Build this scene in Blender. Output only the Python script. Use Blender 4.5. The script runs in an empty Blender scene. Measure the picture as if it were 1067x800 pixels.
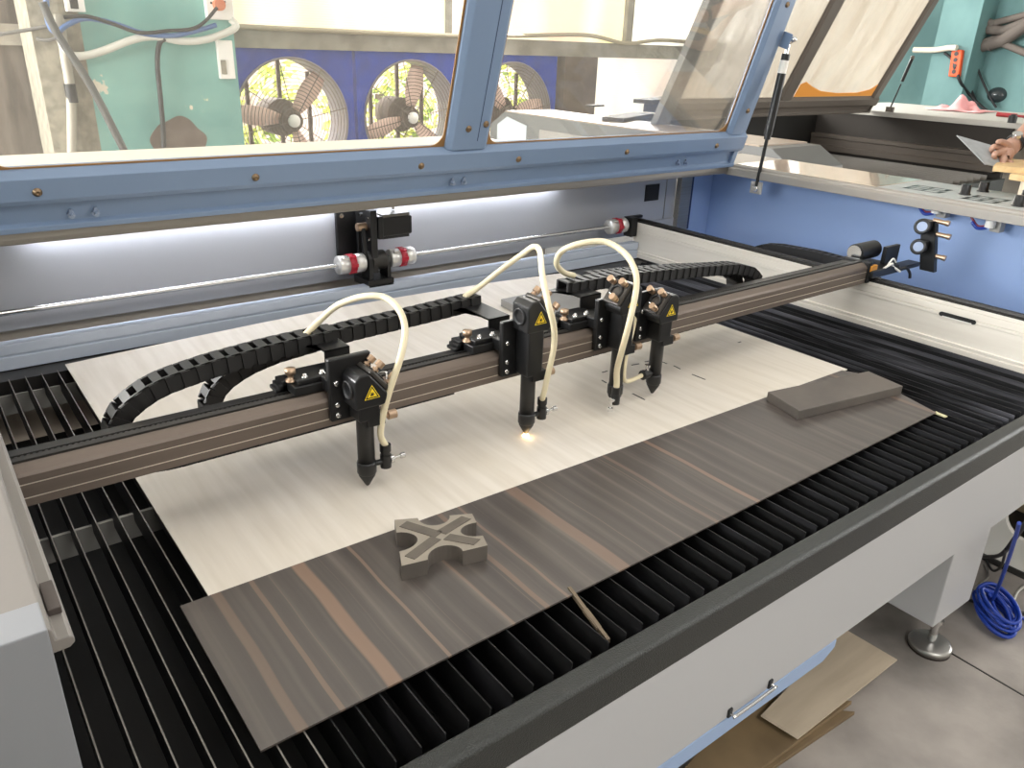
import bpy, bmesh, math, random
from mathutils import Vector, Matrix
random.seed(7)
S = bpy.context.scene
C = S.collection
PI = math.pi
# ---------------------------------------------------------------- camera model (measured from the photograph)
W, H, F = 1067.0, 800.0, 816.6
CAM_R = ((0.79399417, -0.60701705, 0.03321996), (-0.21685512, -0.33385511, -0.91734106), (0.56793232, 0.72115953, -0.39671377))
CH = 0.84            # camera height above the top of the cutting bed
FZ = 0.69            # height of the cutting bed above the floor; everything below is written with the bed top as z = 0

def ray(px, py):
    v = ((px - W / 2) / F, (py - H / 2) / F, 1.0)
    return Vector([sum(CAM_R[k][i] * v[k] for k in range(3)) for i in range(3)])
def at_x(px, py, x):
    d = ray(px, py); t = x / d.x
    return Vector((0, 0, CH)) + d * t
def at_y(px, py, y):
    d = ray(px, py); t = y / d.y
    return Vector((0, 0, CH)) + d * t
def at_z(px, py, z):
    d = ray(px, py); t = (z - CH) / d.z
    return Vector((0, 0, CH)) + d * t

# ---------------------------------------------------------------- materials
def lin(c):
    return tuple(((v / 255) / 12.92 if v / 255 <= 0.04045 else ((v / 255 + 0.055) / 1.055) ** 2.4) for v in c)
MATS = {}
def mat(name, rgb, rough=0.5, metal=0.0, var=None, vscale=(6, 6, 6), vamt=0.5, bump=0.0, bscale=60, spec=0.5, coat=0.0, trans=0.0, detail=4.0, vlo=0.35, vhi=0.65):
    m = bpy.data.materials.new(name); m.use_nodes = True
    nt = m.node_tree; b = nt.nodes['Principled BSDF']
    b.inputs['Base Color'].default_value = (*lin(rgb), 1)
    b.inputs['Roughness'].default_value = rough
    b.inputs['Metallic'].default_value = metal
    b.inputs['Specular IOR Level'].default_value = spec
    if coat: b.inputs['Coat Weight'].default_value = coat
    if trans: b.inputs['Transmission Weight'].default_value = trans
    tc = nt.nodes.new('ShaderNodeTexCoord')
    if var:
        mp = nt.nodes.new('ShaderNodeMapping'); mp.inputs['Scale'].default_value = vscale
        nt.links.new(tc.outputs['Object'], mp.inputs['Vector'])
        n = nt.nodes.new('ShaderNodeTexNoise'); n.inputs['Scale'].default_value = 1.0; n.inputs['Detail'].default_value = detail
        nt.links.new(mp.outputs['Vector'], n.inputs['Vector'])
        r = nt.nodes.new('ShaderNodeMapRange'); r.inputs[1].default_value = vlo; r.inputs[2].default_value = vhi
        r.inputs[3].default_value = 0; r.inputs[4].default_value = vamt
        nt.links.new(n.outputs['Fac'], r.inputs[0])
        x = nt.nodes.new('ShaderNodeMix'); x.data_type = 'RGBA'
        x.inputs['A'].default_value = (*lin(rgb), 1); x.inputs['B'].default_value = (*lin(var), 1)
        nt.links.new(r.outputs[0], x.inputs['Factor']); nt.links.new(x.outputs['Result'], b.inputs['Base Color'])
    if bump:
        n2 = nt.nodes.new('ShaderNodeTexNoise'); n2.inputs['Scale'].default_value = bscale; n2.inputs['Detail'].default_value = 3
        nt.links.new(tc.outputs['Object'], n2.inputs['Vector'])
        bp = nt.nodes.new('ShaderNodeBump'); bp.inputs['Strength'].default_value = bump; bp.inputs['Distance'].default_value = 0.002
        nt.links.new(n2.outputs['Fac'], bp.inputs['Height']); nt.links.new(bp.outputs['Normal'], b.inputs['Normal'])
    MATS[name] = m
    return m
def emit(name, rgb, strength):
    m = mat(name, rgb, 0.6)
    b = m.node_tree.nodes['Principled BSDF']
    b.inputs['Emission Color'].default_value = (*lin(rgb), 1); b.inputs['Emission Strength'].default_value = strength
    return m

blue = mat('blue_paint', (124, 144, 172), 0.38, bump=0.06, bscale=90)
blue_in = mat('blue_wall_paint', (152, 176, 218), 0.42, bump=0.05, bscale=90)
grey_paint = mat('grey_paint', (178, 178, 180), 0.42, bump=0.05, bscale=120)
cream_paint = mat('warm_grey_paint', (116, 111, 106), 0.5, bump=0.05, bscale=120)
panel_grey = mat('back_panel_grey', (176, 178, 184), 0.42, 0.1)
white_beam = mat('white_beam_paint', (190, 200, 216), 0.4)
alu = mat('brushed_aluminium', (170, 166, 158), 0.35, 0.85, var=(140, 136, 130), vscale=(2, 200, 200), vamt=0.5)
alu_brown = mat('bronze_anodised_aluminium', (120, 108, 99), 0.45, 0.5, var=(104, 94, 87), vscale=(1.5, 60, 60), vamt=0.5)
alu_pale = mat('pale_anodised_aluminium', (236, 230, 220), 0.45, 0.05, var=(222, 214, 202), vscale=(80, 2, 30), vamt=0.6)
steel = mat('polished_steel', (215, 215, 215), 0.18, 1.0)
chrome = mat('chrome', (225, 225, 225), 0.12, 1.0)
brass = mat('brass', (182, 156, 132), 0.3, 0.8)
black = mat('black_anodised', (20, 20, 21), 0.38)
black_m = mat('black_plastic', (24, 24, 25), 0.55)
chain_m = mat('chain_nylon', (34, 33, 33), 0.5)
dark = mat('dark_steel', (52, 50, 48), 0.4, 0.3)
rim_m = mat('black_wrinkle_enamel', (40, 42, 40), 0.36, bump=0.9, bscale=420)
tray_m = mat('sooty_tray', (26, 25, 24), 0.7)
rail_top = mat('rail_track_black', (40, 38, 36), 0.45, 0.4)  # black of the track on top of the rail
rubber = mat('rubber_pad', (66, 58, 54), 0.7)
red_m = mat('red_polyurethane', (170, 32, 52), 0.4)
hose_m = mat('cream_silicone', (226, 214, 182), 0.4, spec=0.5)
hose_m.node_tree.nodes['Principled BSDF'].inputs['Subsurface Weight'].default_value = 0.15
hose_m.node_tree.nodes['Principled BSDF'].inputs['Subsurface Radius'].default_value = (0.01, 0.008, 0.005)
yellow_m = mat('warning_yellow', (252, 218, 40), 0.45)
white_p = mat('white_plastic', (236, 233, 226), 0.45)
orange_m = mat('amber_plastic', (205, 140, 40), 0.4)
orange_red = mat('orange_plastic', (226, 84, 30), 0.45)
screw_m = mat('zinc_screw', (140, 118, 94), 0.3, 0.9)
blueish_zinc = mat('painted_nut', (150, 164, 186), 0.3, 0.4)
tan_m = mat('tan_acrylic_edge', (150, 112, 66), 0.5)
ltan_m = mat('orange_backing_paper', (240, 160, 66), 0.6)
grey_m2 = mat('aged_frame_grey', (104, 102, 98), 0.55, var=(140, 138, 132), vscale=(12, 12, 12), vamt=0.6, bump=0.1)
taupe_m = mat('taupe_frame', (100, 92, 84), 0.5)
ledge_m = mat('ledge_paint', (150, 146, 140), 0.42, var=(146, 134, 122), vscale=(3, 3, 3), vamt=0.5)
film_m = mat('glossy_film', (206, 186, 166), 0.12, coat=0.6, spec=0.7)
skin = mat('skin', (184, 146, 126), 0.5, var=(166, 122, 104), vscale=(60, 60, 60), vamt=0.4)
skin.node_tree.nodes['Principled BSDF'].inputs['Subsurface Weight'].default_value = 0.1
skin.node_tree.nodes['Principled BSDF'].inputs['Subsurface Radius'].default_value = (0.01, 0.004, 0.002)
pink_m = mat('pink_cloth', (226, 160, 160), 0.9)
cable_blue = mat('blue_cable', (26, 60, 158), 0.4)
cable_black = mat('black_cable', (28, 28, 30), 0.5)
cable_white = mat('white_cable', (190, 188, 180), 0.5)
cable_grey = mat('grey_cable', (110, 108, 104), 0.5)
plate_m = mat('grey_card', (165, 168, 170), 0.5, var=(140, 144, 146), vscale=(30, 30, 30), vamt=0.5)
offcut_m = mat('pale_offcut_wood', (214, 184, 136), 0.6, var=(196, 160, 112), vscale=(4, 60, 60), vamt=0.6)
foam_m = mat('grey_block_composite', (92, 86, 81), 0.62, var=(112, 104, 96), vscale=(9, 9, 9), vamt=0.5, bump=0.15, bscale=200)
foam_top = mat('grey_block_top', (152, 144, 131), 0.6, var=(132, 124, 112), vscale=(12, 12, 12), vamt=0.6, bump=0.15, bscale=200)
foam_in = mat('dark_pad', (94, 87, 79), 0.62, var=(108, 100, 90), vscale=(30, 30, 30), vamt=0.6, bump=0.2, bscale=200)
cork_m = mat('board_top_brown', (136, 114, 82), 0.7, var=(104, 86, 62), vscale=(6, 6, 6), vamt=0.7, bump=0.1)
floor_m = mat('concrete', (168, 160, 153), 0.7, var=(104, 99, 95), vscale=(3.2, 3.2, 3.2), vamt=0.85, bump=0.2, bscale=80, detail=8)
teal_m = mat('teal_wall_paint', (118, 176, 164), 0.75, var=(98, 160, 150), vscale=(2, 2, 2), vamt=0.8, bump=0.1, bscale=20)
teal2_m = mat('teal_wall_paint_dull', (112, 148, 147), 0.8, var=(88, 122, 123), vscale=(2, 2, 1.4), vamt=0.9, detail=6)
plaster_m = mat('bare_plaster', (150, 144, 128), 0.85, var=(112, 106, 94), vscale=(14, 14, 14), vamt=0.8)
grime_m = mat('grimy_concrete', (124, 114, 104), 0.85, var=(70, 62, 56), vscale=(7, 7, 1.2), vamt=0.9, detail=6)
beam_m = mat('grey_beam_paint', (160, 154, 142), 0.7, var=(128, 120, 108), vscale=(5, 5, 5), vamt=0.8)
brownpost_m = mat('brown_post', (112, 98, 88), 0.8, var=(86, 74, 66), vscale=(6, 6, 6), vamt=0.8)
fanblue = mat('fan_blue', (18, 62, 172), 0.55, var=(16, 48, 134), vscale=(8, 8, 8), vamt=0.8)
guard_m = mat('guard_wire', (120, 108, 100), 0.5, 0.5)
fanblade = mat('fan_blade', (248, 214, 198), 0.5)
fangrey = mat('fan_shroud', (150, 144, 150), 0.45, 0.4)
ceil_m = mat('ceiling_paint', (190, 188, 182), 0.8)

def wood_sheet():
    m = mat('pale_plywood', (234, 226, 212), 0.5)
    nt = m.node_tree; b = nt.nodes['Principled BSDF']; L = nt.links
    tc = nt.nodes.new('ShaderNodeTexCoord')
    mp = nt.nodes.new('ShaderNodeMapping'); mp.inputs['Scale'].default_value = (42, 3.0, 1)
    L.new(tc.outputs['Object'], mp.inputs['Vector'])
    n = nt.nodes.new('ShaderNodeTexNoise'); n.inputs['Scale'].default_value = 1; n.inputs['Detail'].default_value = 5
    L.new(mp.outputs['Vector'], n.inputs['Vector'])
    r = nt.nodes.new('ShaderNodeValToRGB')
    r.color_ramp.elements[0].position = 0.3; r.color_ramp.elements[0].color = (*lin((214, 206, 194)), 1)
    r.color_ramp.elements[1].position = 0.62; r.color_ramp.elements[1].color = (*lin((228, 221, 211)), 1)
    L.new(n.outputs['Fac'], r.inputs['Fac'])
    n2 = nt.nodes.new('ShaderNodeTexNoise'); n2.inputs['Scale'].default_value = 2.2; n2.inputs['Detail'].default_value = 4
    L.new(tc.outputs['Object'], n2.inputs['Vector'])
    mr = nt.nodes.new('ShaderNodeMapRange'); mr.inputs[1].default_value = 0.4; mr.inputs[2].default_value = 0.75; mr.inputs[4].default_value = 0.5
    L.new(n2.outputs['Fac'], mr.inputs[0])
    x = nt.nodes.new('ShaderNodeMix'); x.data_type = 'RGBA'; x.inputs['B'].default_value = (*lin((218, 206, 184)), 1)
    L.new(mr.outputs[0], x.inputs['Factor']); L.new(r.outputs['Color'], x.inputs['A'])
    L.new(x.outputs['Result'], b.inputs['Base Color'])
    return m
ply = wood_sheet()

def veneer(bands):
    m = mat('dark_striped_veneer', (90, 80, 74), 0.34)
    nt = m.node_tree; b = nt.nodes['Principled BSDF']; L = nt.links
    tc = nt.nodes.new('ShaderNodeTexCoord')
    # slight waviness of the grain
    nw = nt.nodes.new('ShaderNodeTexNoise'); nw.inputs['Scale'].default_value = 5; nw.inputs['Detail'].default_value = 1
    L.new(tc.outputs['Object'], nw.inputs['Vector'])
    sub = nt.nodes.new('ShaderNodeVectorMath'); sub.operation = 'SUBTRACT'; sub.inputs[1].default_value = (0.5, 0.5, 0.5)
    L.new(nw.outputs['Color'], sub.inputs[0])
    mul = nt.nodes.new('ShaderNodeVectorMath'); mul.operation = 'MULTIPLY'; mul.inputs[1].default_value = (0.014, 0, 0)
    L.new(sub.outputs[0], mul.inputs[0])
    add = nt.nodes.new('ShaderNodeVectorMath'); add.operation = 'ADD'
    L.new(tc.outputs['Object'], add.inputs[0]); L.new(mul.outputs[0], add.inputs[1])
    def noise(scale, sc, det):
        mp = nt.nodes.new('ShaderNodeMapping'); mp.inputs['Scale'].default_value = sc
        L.new(add.outputs[0], mp.inputs['Vector'])
        n = nt.nodes.new('ShaderNodeTexNoise'); n.inputs['Scale'].default_value = scale; n.inputs['Detail'].default_value = det
        L.new(mp.outputs['Vector'], n.inputs['Vector']); return n.outputs['Fac']
    r = nt.nodes.new('ShaderNodeValToRGB'); cr = r.color_ramp
    cr.elements[0].position = 0.30; cr.elements[0].color = (*lin((72, 66, 63)), 1)
    cr.elements[1].position = 0.72; cr.elements[1].color = (*lin((114, 105, 99)), 1)
    e = cr.elements.new(0.5); e.color = (*lin((84, 78, 74)), 1)
    e = cr.elements.new(0.6); e.color = (*lin((95, 88, 83)), 1)
    L.new(noise(1, (34, 0.35, 1), 6), r.inputs['Fac'])
    col = r.outputs['Color']
    fine = nt.nodes.new('ShaderNodeMapRange'); fine.inputs[1].default_value = 0.62; fine.inputs[2].default_value = 0.72; fine.inputs[4].default_value = 0.55
    L.new(noise(1, (90, 0.5, 1), 2), fine.inputs[0])
    x = nt.nodes.new('ShaderNodeMix'); x.data_type = 'RGBA'; x.inputs['B'].default_value = (*lin((138, 120, 106)), 1)
    L.new(fine.outputs[0], x.inputs['Factor']); L.new(col, x.inputs['A']); col = x.outputs['Result']
    sx = nt.nodes.new('ShaderNodeSeparateXYZ'); L.new(add.outputs[0], sx.inputs[0])
    for (bx, bw, amt, c) in bands:
        s = nt.nodes.new('ShaderNodeMath'); s.operation = 'SUBTRACT'; s.inputs[1].default_value = bx; L.new(sx.outputs['X'], s.inputs[0])
        a = nt.nodes.new('ShaderNodeMath'); a.operation = 'ABSOLUTE'; L.new(s.outputs[0], a.inputs[0])
        k = nt.nodes.new('ShaderNodeMapRange'); k.inputs[1].default_value = bw * 0.8; k.inputs[2].default_value = bw * 1.15; k.inputs[3].default_value = amt; k.inputs[4].default_value = 0
        L.new(a.outputs[0], k.inputs[0])
        x = nt.nodes.new('ShaderNodeMix'); x.data_type = 'RGBA'; x.inputs['B'].default_value = (*lin(c), 1)
        L.new(k.outputs[0], x.inputs['Factor']); L.new(col, x.inputs['A']); col = x.outputs['Result']
    L.new(col, b.inputs['Base Color'])
    return m

def pane_material(name, tint, haze, hazecol, rough=0.02, gloss=0.08, uneven=0.0):
    m = bpy.data.materials.new(name); m.use_nodes = True
    nt = m.node_tree; nt.nodes.clear(); L = nt.links
    out = nt.nodes.new('ShaderNodeOutputMaterial')
    tr = nt.nodes.new('ShaderNodeBsdfTransparent'); tr.inputs[0].default_value = (*tint, 1)
    gl = nt.nodes.new('ShaderNodeBsdfGlossy'); gl.inputs['Roughness'].default_value = rough
    fr = nt.nodes.new('ShaderNodeFresnel'); fr.inputs[0].default_value = 1.3
    df = nt.nodes.new('ShaderNodeBsdfDiffuse'); df.inputs[0].default_value = (*lin(hazecol), 1)
    tl = nt.nodes.new('ShaderNodeBsdfTranslucent'); tl.inputs[0].default_value = (*lin(hazecol), 1)
    ad = nt.nodes.new('ShaderNodeMixShader'); ad.inputs[0].default_value = 0.6
    L.new(df.outputs[0], ad.inputs[1]); L.new(tl.outputs[0], ad.inputs[2])
    m1 = nt.nodes.new('ShaderNodeMixShader'); m1.inputs[0].default_value = haze
    L.new(tr.outputs[0], m1.inputs[1]); L.new(ad.outputs[0], m1.inputs[2])
    if uneven:
        tc = nt.nodes.new('ShaderNodeTexCoord'); mp = nt.nodes.new('ShaderNodeMapping'); mp.inputs['Scale'].default_value = (9, 2, 2); mp.inputs['Rotation'].default_value = (0, 0.5, 0)
        n = nt.nodes.new('ShaderNodeTexNoise'); n.inputs['Scale'].default_value = 1.0; n.inputs['Detail'].default_value = 6
        L.new(tc.outputs['Object'], mp.inputs[0]); L.new(mp.outputs[0], n.inputs['Vector'])
        r = nt.nodes.new('ShaderNodeMapRange'); r.inputs[1].default_value = 0.3; r.inputs[2].default_value = 0.7
        r.inputs[3].default_value = max(0, haze - uneven); r.inputs[4].default_value = min(1, haze + uneven)
        L.new(n.outputs['Fac'], r.inputs[0]); L.new(r.outputs[0], m1.inputs[0])
    m2 = nt.nodes.new('ShaderNodeMixShader')
    mm = nt.nodes.new('ShaderNodeMath'); mm.operation = 'MULTIPLY'; mm.inputs[1].default_value = gloss * 8
    L.new(fr.outputs[0], mm.inputs[0]); L.new(mm.outputs[0], m2.inputs[0])
    L.new(m1.outputs[0], m2.inputs[1]); L.new(gl.outputs[0], m2.inputs[2])
    L.new(m2.outputs[0], out.inputs[0])
    return m
glass_m = pane_material('clear_acrylic', (0.96, 0.96, 0.95), 0.05, (214, 208, 196), gloss=0.06)
film_pane = pane_material('film_covered_acrylic', (0.95, 0.94, 0.92), 0.66, (188, 180, 168), rough=0.2, gloss=0.05, uneven=0.2)
clear_film = pane_material('clear_sheet', (0.95, 0.97, 0.96), 0.22, (226, 226, 222), gloss=0.12)

# ---------------------------------------------------------------- mesh builder
ORG = {}
def org(o):
    return ORG[o.name] if o is not None else Vector((0, 0, 0))
class M:
    def __init__(s): s.v = []; s.f = []; s.sm = []
    def add(s, verts, faces, smooth=False):
        b = len(s.v); s.v += [Vector(p) for p in verts]
        for f in faces: s.f.append([b + i for i in f]); s.sm.append(smooth)
        return s
    def obox(s, c, a, b, d):      # centre and three half vectors
        c, a, b, d = Vector(c), Vector(a), Vector(b), Vector(d)
        if a.cross(b).dot(d) < 0: d = -d
        vs = [c + a * i + b * j + d * k for k in (-1, 1) for j in (-1, 1) for i in (-1, 1)]
        return s.add(vs, [(0, 2, 3, 1), (4, 5, 7, 6), (0, 1, 5, 4), (2, 6, 7, 3), (0, 4, 6, 2), (1, 3, 7, 5)])
    def box(s, x0, x1, y0, y1, z0, z1):
        return s.obox(((x0 + x1) / 2, (y0 + y1) / 2, (z0 + z1) / 2), (abs(x1 - x0) / 2, 0, 0), (0, abs(y1 - y0) / 2, 0), (0, 0, abs(z1 - z0) / 2))
    def prism(s, poly, e1, e2, ax, o=(0, 0, 0)):   # polygon in (e1, e2) pushed along ax (a full vector)
        e1, e2, ax, o = Vector(e1), Vector(e2), Vector(ax), Vector(o)
        area = sum(poly[i][0] * poly[(i + 1) % len(poly)][1] - poly[(i + 1) % len(poly)][0] * poly[i][1] for i in range(len(poly)))
        if (e1.cross(e2).dot(ax) > 0) != (area > 0): poly = poly[::-1]
        n = len(poly)
        vs = [o + e1 * p + e2 * q for p, q in poly]; vs += [v + ax for v in vs]
        fs = [tuple(reversed(range(n))), tuple(range(n, 2 * n))] + [(i, (i + 1) % n, n + (i + 1) % n, n + i) for i in range(n)]
        return s.add(vs, fs)
    def cyl(s, p0, p1, r, r2=None, n=20, caps=True):
        p0, p1 = Vector(p0), Vector(p1); r2 = r if r2 is None else r2
        d = (p1 - p0).normalized(); u = d.orthogonal().normalized(); w = d.cross(u)
        ring = lambda p, q: [p + (u * math.cos(2 * PI * i / n) + w * math.sin(2 * PI * i / n)) * q for i in range(n)]
        s.add(ring(p0, r) + ring(p1, r2), [(i, (i + 1) % n, n + (i + 1) % n, n + i) for i in range(n)], True)
        if caps:
            s.add(ring(p0, r), [tuple(reversed(range(n)))]); s.add(ring(p1, r2), [tuple(range(n))])
        return s
    def tube(s, pts, r, n=10, sub=6):
        P = [Vector(p) for p in pts]
        if sub > 1 and len(P) > 2:
            Q = []
            for i in range(len(P) - 1):
                a = P[max(i - 1, 0)]; b = P[i]; c = P[i + 1]; d = P[min(i + 2, len(P) - 1)]
                for k in range(sub):
                    t = k / sub
                    Q.append(0.5 * ((2 * b) + (c - a) * t + (2 * a - 5 * b + 4 * c - d) * t * t + (3 * b - a - 3 * c + d) * t ** 3))
            Q.append(P[-1]); P = Q
        u = None; vs = []
        for i, p in enumerate(P):
            t = (P[min(i + 1, len(P) - 1)] - P[max(i - 1, 0)]).normalized()
            u = t.orthogonal().normalized() if u is None else (u - t * u.dot(t)).normalized()
            w = t.cross(u); rr = r(i / (len(P) - 1)) if callable(r) else r
            vs += [p + (u * math.cos(2 * PI * k / n) + w * math.sin(2 * PI * k / n)) * rr for k in range(n)]
        m = len(P)
        fs = [(i * n + k, i * n + (k + 1) % n, (i + 1) * n + (k + 1) % n, (i + 1) * n + k) for i in range(m - 1) for k in range(n)]
        s.add(vs, fs, True)
        s.add(vs[:n], [tuple(reversed(range(n)))]); s.add(vs[-n:], [tuple(range(n))])
        return s
    def torus(s, c, ax, R, r, n=40, m=8, a0=0, a1=2 * PI):
        ax = Vector(ax).normalized(); u = ax.orthogonal().normalized(); w = ax.cross(u); c = Vector(c)
        vs = []
        for i in range(n):
            a = 2 * PI * i / n; d = u * math.cos(a) + w * math.sin(a)
            vs += [c + d * (R + r * math.cos(2 * PI * k / m)) + ax * (r * math.sin(2 * PI * k / m)) for k in range(m)]
        return s.add(vs, [(i * m + k, ((i + 1) % n) * m + k, ((i + 1) % n) * m + (k + 1) % m, i * m + (k + 1) % m) for i in range(n) for k in range(m)], True)
    def ball(s, c, r, n=16, sq=(1, 1, 1)):
        c = Vector(c); vs = []; k = n // 2
        for i in range(k + 1):
            th = PI * i / k
            for j in range(n):
                ph = 2 * PI * j / n
                vs.append(c + Vector((r * sq[0] * math.sin(th) * math.cos(ph), r * sq[1] * math.sin(th) * math.sin(ph), r * sq[2] * math.cos(th))))
        return s.add(vs, [(i * n + j, (i + 1) * n + j, (i + 1) * n + (j + 1) % n, i * n + (j + 1) % n) for i in range(k) for j in range(n)], True)
    def lathe(s, c, ax, prof, n=28):    # profile of (radius, height) along ax
        c, ax = Vector(c), Vector(ax).normalized(); u = ax.orthogonal().normalized(); w = ax.cross(u); vs = []
        for r, hh in prof:
            vs += [c + ax * hh + (u * math.cos(2 * PI * i / n) + w * math.sin(2 * PI * i / n)) * r for i in range(n)]
        return s.add(vs, [(k * n + i, k * n + (i + 1) % n, (k + 1) * n + (i + 1) % n, (k + 1) * n + i) for k in range(len(prof) - 1) for i in range(n)], True)
    def build(s, name, m, parent=None, bevel=0.0, seg=2, loc=None, weld=False):
        o0 = org(parent); here = Vector(loc) if loc is not None else (o0.copy() if parent is not None else None)
        if here is None:
            xs = [v.x for v in s.v]; ys = [v.y for v in s.v]; zs = [v.z for v in s.v]
            here = Vector(((min(xs) + max(xs)) / 2, (min(ys) + max(ys)) / 2, min(zs)))
        me = bpy.data.meshes.new(name)
        me.from_pydata([tuple(v - here) for v in s.v], [], s.f)
        me.polygons.foreach_set('use_smooth', s.sm)
        if weld:
            bm = bmesh.new(); bm.from_mesh(me); bmesh.ops.remove_doubles(bm, verts=bm.verts, dist=1e-5); bm.to_mesh(me); bm.free()
        for q in (m if isinstance(m, (list, tuple)) else [m]): me.materials.append(q)
        me.update()
        ob = bpy.data.objects.new(name, me); C.objects.link(ob)
        if parent is not None: ob.parent = parent
        ob.location = here - o0
        ORG[ob.name] = here
        if bevel:
            b = ob.modifiers.new('Bevel', 'BEVEL'); b.width = bevel; b.segments = seg; b.limit_method = 'ANGLE'; b.angle_limit = 0.6
            b.harden_normals = False
        return ob
def thing(name, label, cat, loc, group=None):
    o = bpy.data.objects.new(name, None); C.objects.link(o); o.location = loc; o.empty_display_size = 0.05
    ORG[o.name] = Vector(loc)
    o['label'] = label; o['category'] = cat
    if group: o['group'] = group
    return o
def tag(o, label, cat, group=None, kind=None):
    o['label'] = label; o['category'] = cat
    if group: o['group'] = group
    if kind: o['kind'] = kind
    return o
def struct(o):
    o['kind'] = 'structure'; return o
X_, Y_, Z_ = Vector((1, 0, 0)), Vector((0, 1, 0)), Vector((0, 0, 1))

# ================================================================ THE LASER CUTTER
cutter = thing('laser_cutter', 'large blue and grey laser cutting machine with its lid raised, in front of the camera', 'laser cutter', (1.5, 1.5, -FZ))
def part(m, name, material, parent=cutter, bevel=0.0, **k): return m.build(name, material, parent, bevel, **k)

# --- front rim and skirt
part(M().prism([(0.588, -0.047), (0.588, 0.014), (0.594, 0.02), (0.622, 0.02), (0.626, 0.014), (0.626, -0.07), (0.60, -0.07), (0.60, -0.047)], Y_, Z_, X_ * 3.6, (-0.4, 0, 0)), 'rim_bar', rim_m, bevel=0.003)
skirt = part(M().prism([(0.590, -0.047), (0.590, -0.272), (0.606, -0.300), (0.640, -0.300), (0.640, -0.047)], Y_, Z_, X_ * 3.6, (-0.4, 0, 0)), 'skirt_panel', grey_paint, bevel=0.003)
part(M().prism([(0, -0.2985), (0, -0.338), (1.74, -0.338), (1.78, -0.318), (1.78, -0.2985)], X_, Z_, Y_ * 0.05, (-0.4, 0.602, 0)), 'lower_beam', mat('lit_blue_paint', (150, 172, 206), 0.4), bevel=0.002)  # bright light on the beam put into a lighter blue
hp0, hp1 = at_y(757, 757, 0.590), at_y(799, 726, 0.590)
hz = -0.262
hd = M()
hd.tube([(hp0.x, 0.592, hz), (hp0.x, 0.580, hz), (hp0.x + 0.006, 0.577, hz), (hp1.x - 0.006, 0.577, hz), (hp1.x, 0.580, hz), (hp1.x, 0.592, hz)], 0.003, 8, 2)
part(hd, 'pull_handle', steel)
for xx in (hp0.x, hp1.x): part(M().box(xx - 0.006, xx + 0.006, 0.586, 0.592, hz - 0.01, hz + 0.01), 'handle_mount', black_m, bevel=0.002)
# --- leg and foot
leg = part(M().prism([(1.925, -0.30), (2.135, -0.30), (2.15, -0.555), (1.932, -0.545)], X_, Z_, Y_ * 0.13, (0, 0.608, 0)), 'leg', grey_paint, bevel=0.003)
part(M().cyl((2.042, 0.637, -0.66), (2.042, 0.637, -0.54), 0.011), 'threaded_rod', chrome)
part(M().cyl((2.042, 0.637, -0.60), (2.042, 0.637, -0.588), 0.018, n=6), 'lock_nut', chrome)
part(M().lathe((2.042, 0.637, -FZ), Z_, [(0.0, 0), (0.056, 0.0), (0.056, 0.006)]), 'rubber_base', rubber)
part(M().lathe((2.042, 0.637, -FZ), Z_, [(0.0, 0.006), (0.056, 0.006), (0.057, 0.016), (0.054, 0.021), (0.048, 0.023), (0.02, 0.026), (0.0, 0.026)]), 'foot_pad', mat('brushed_steel_pad', (176, 174, 170), 0.34, 0.9))
lg2 = part(M().box(0.0, 0.2, 0.608, 0.738, -FZ, -0.30), 'leg', grey_paint, bevel=0.003)
# --- body under the bed
part(M().box(-0.36, 3.2, 0.63, 0.645, -0.30, -0.06), 'tray_wall', tray_m)
part(M().box(-0.36, 2.54, 0.645, 2.5, -0.30, -0.285), 'tray_floor', tray_m)
part(M().box(-0.37, -0.36, 0.63, 2.5, -0.30, 0.3), 'tray_wall', tray_m)
part(M().box(2.56, 3.2, 0.63, 2.6, -0.12, -0.10), 'gap_floor', blue_in)
part(M().box(2.555, 2.57, 0.63, 2.5, -0.30, 0.0), 'tray_wall', tray_m)
wh = M().cyl((1.86, 0.93, -FZ + 0.045), (1.90, 0.92, -FZ + 0.045), 0.045)
part(wh, 'caster_wheel', hose_m, bevel=0.006)
part(M().prism([(-.035, 0.04), (.035, 0.04), (.05, 0.14), (-.05, 0.14)], Y_, Z_, X_ * 0.05, (1.855, 0.925, -FZ)), 'caster_fork', dark)
part(M().box(1.78, 1.98, 0.85, 1.0, -FZ + 0.14, -0.30), 'caster_post', grey_paint, bevel=0.004)

# --- slats
slat_mat = mat('soot_black_slat', (22, 22, 23), 0.45, 0.2, var=(60, 60, 66), vscale=(30, 5, 30), vamt=0.55, bump=0.3, bscale=40, detail=8, vlo=0.45, vhi=0.8)
nt = slat_mat.node_tree; pb = nt.nodes['Principled BSDF']
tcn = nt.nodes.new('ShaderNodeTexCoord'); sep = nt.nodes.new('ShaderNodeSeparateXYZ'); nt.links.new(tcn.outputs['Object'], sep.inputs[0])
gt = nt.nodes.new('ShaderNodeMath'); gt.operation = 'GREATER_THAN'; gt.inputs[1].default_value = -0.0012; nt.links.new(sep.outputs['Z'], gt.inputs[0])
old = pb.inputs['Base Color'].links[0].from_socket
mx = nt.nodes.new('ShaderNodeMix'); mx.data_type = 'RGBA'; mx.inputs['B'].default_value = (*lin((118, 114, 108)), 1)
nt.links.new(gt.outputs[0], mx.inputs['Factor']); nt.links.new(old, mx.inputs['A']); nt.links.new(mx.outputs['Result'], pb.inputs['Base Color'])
slat_dark = mat('soot_black_slat_dull', (20, 20, 21), 0.62, 0.0, spec=0.3, var=(64, 64, 70), vscale=(30, 5, 30), vamt=0.5, bump=0.3, bscale=40, detail=8, vlo=0.45, vhi=0.8)
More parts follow.
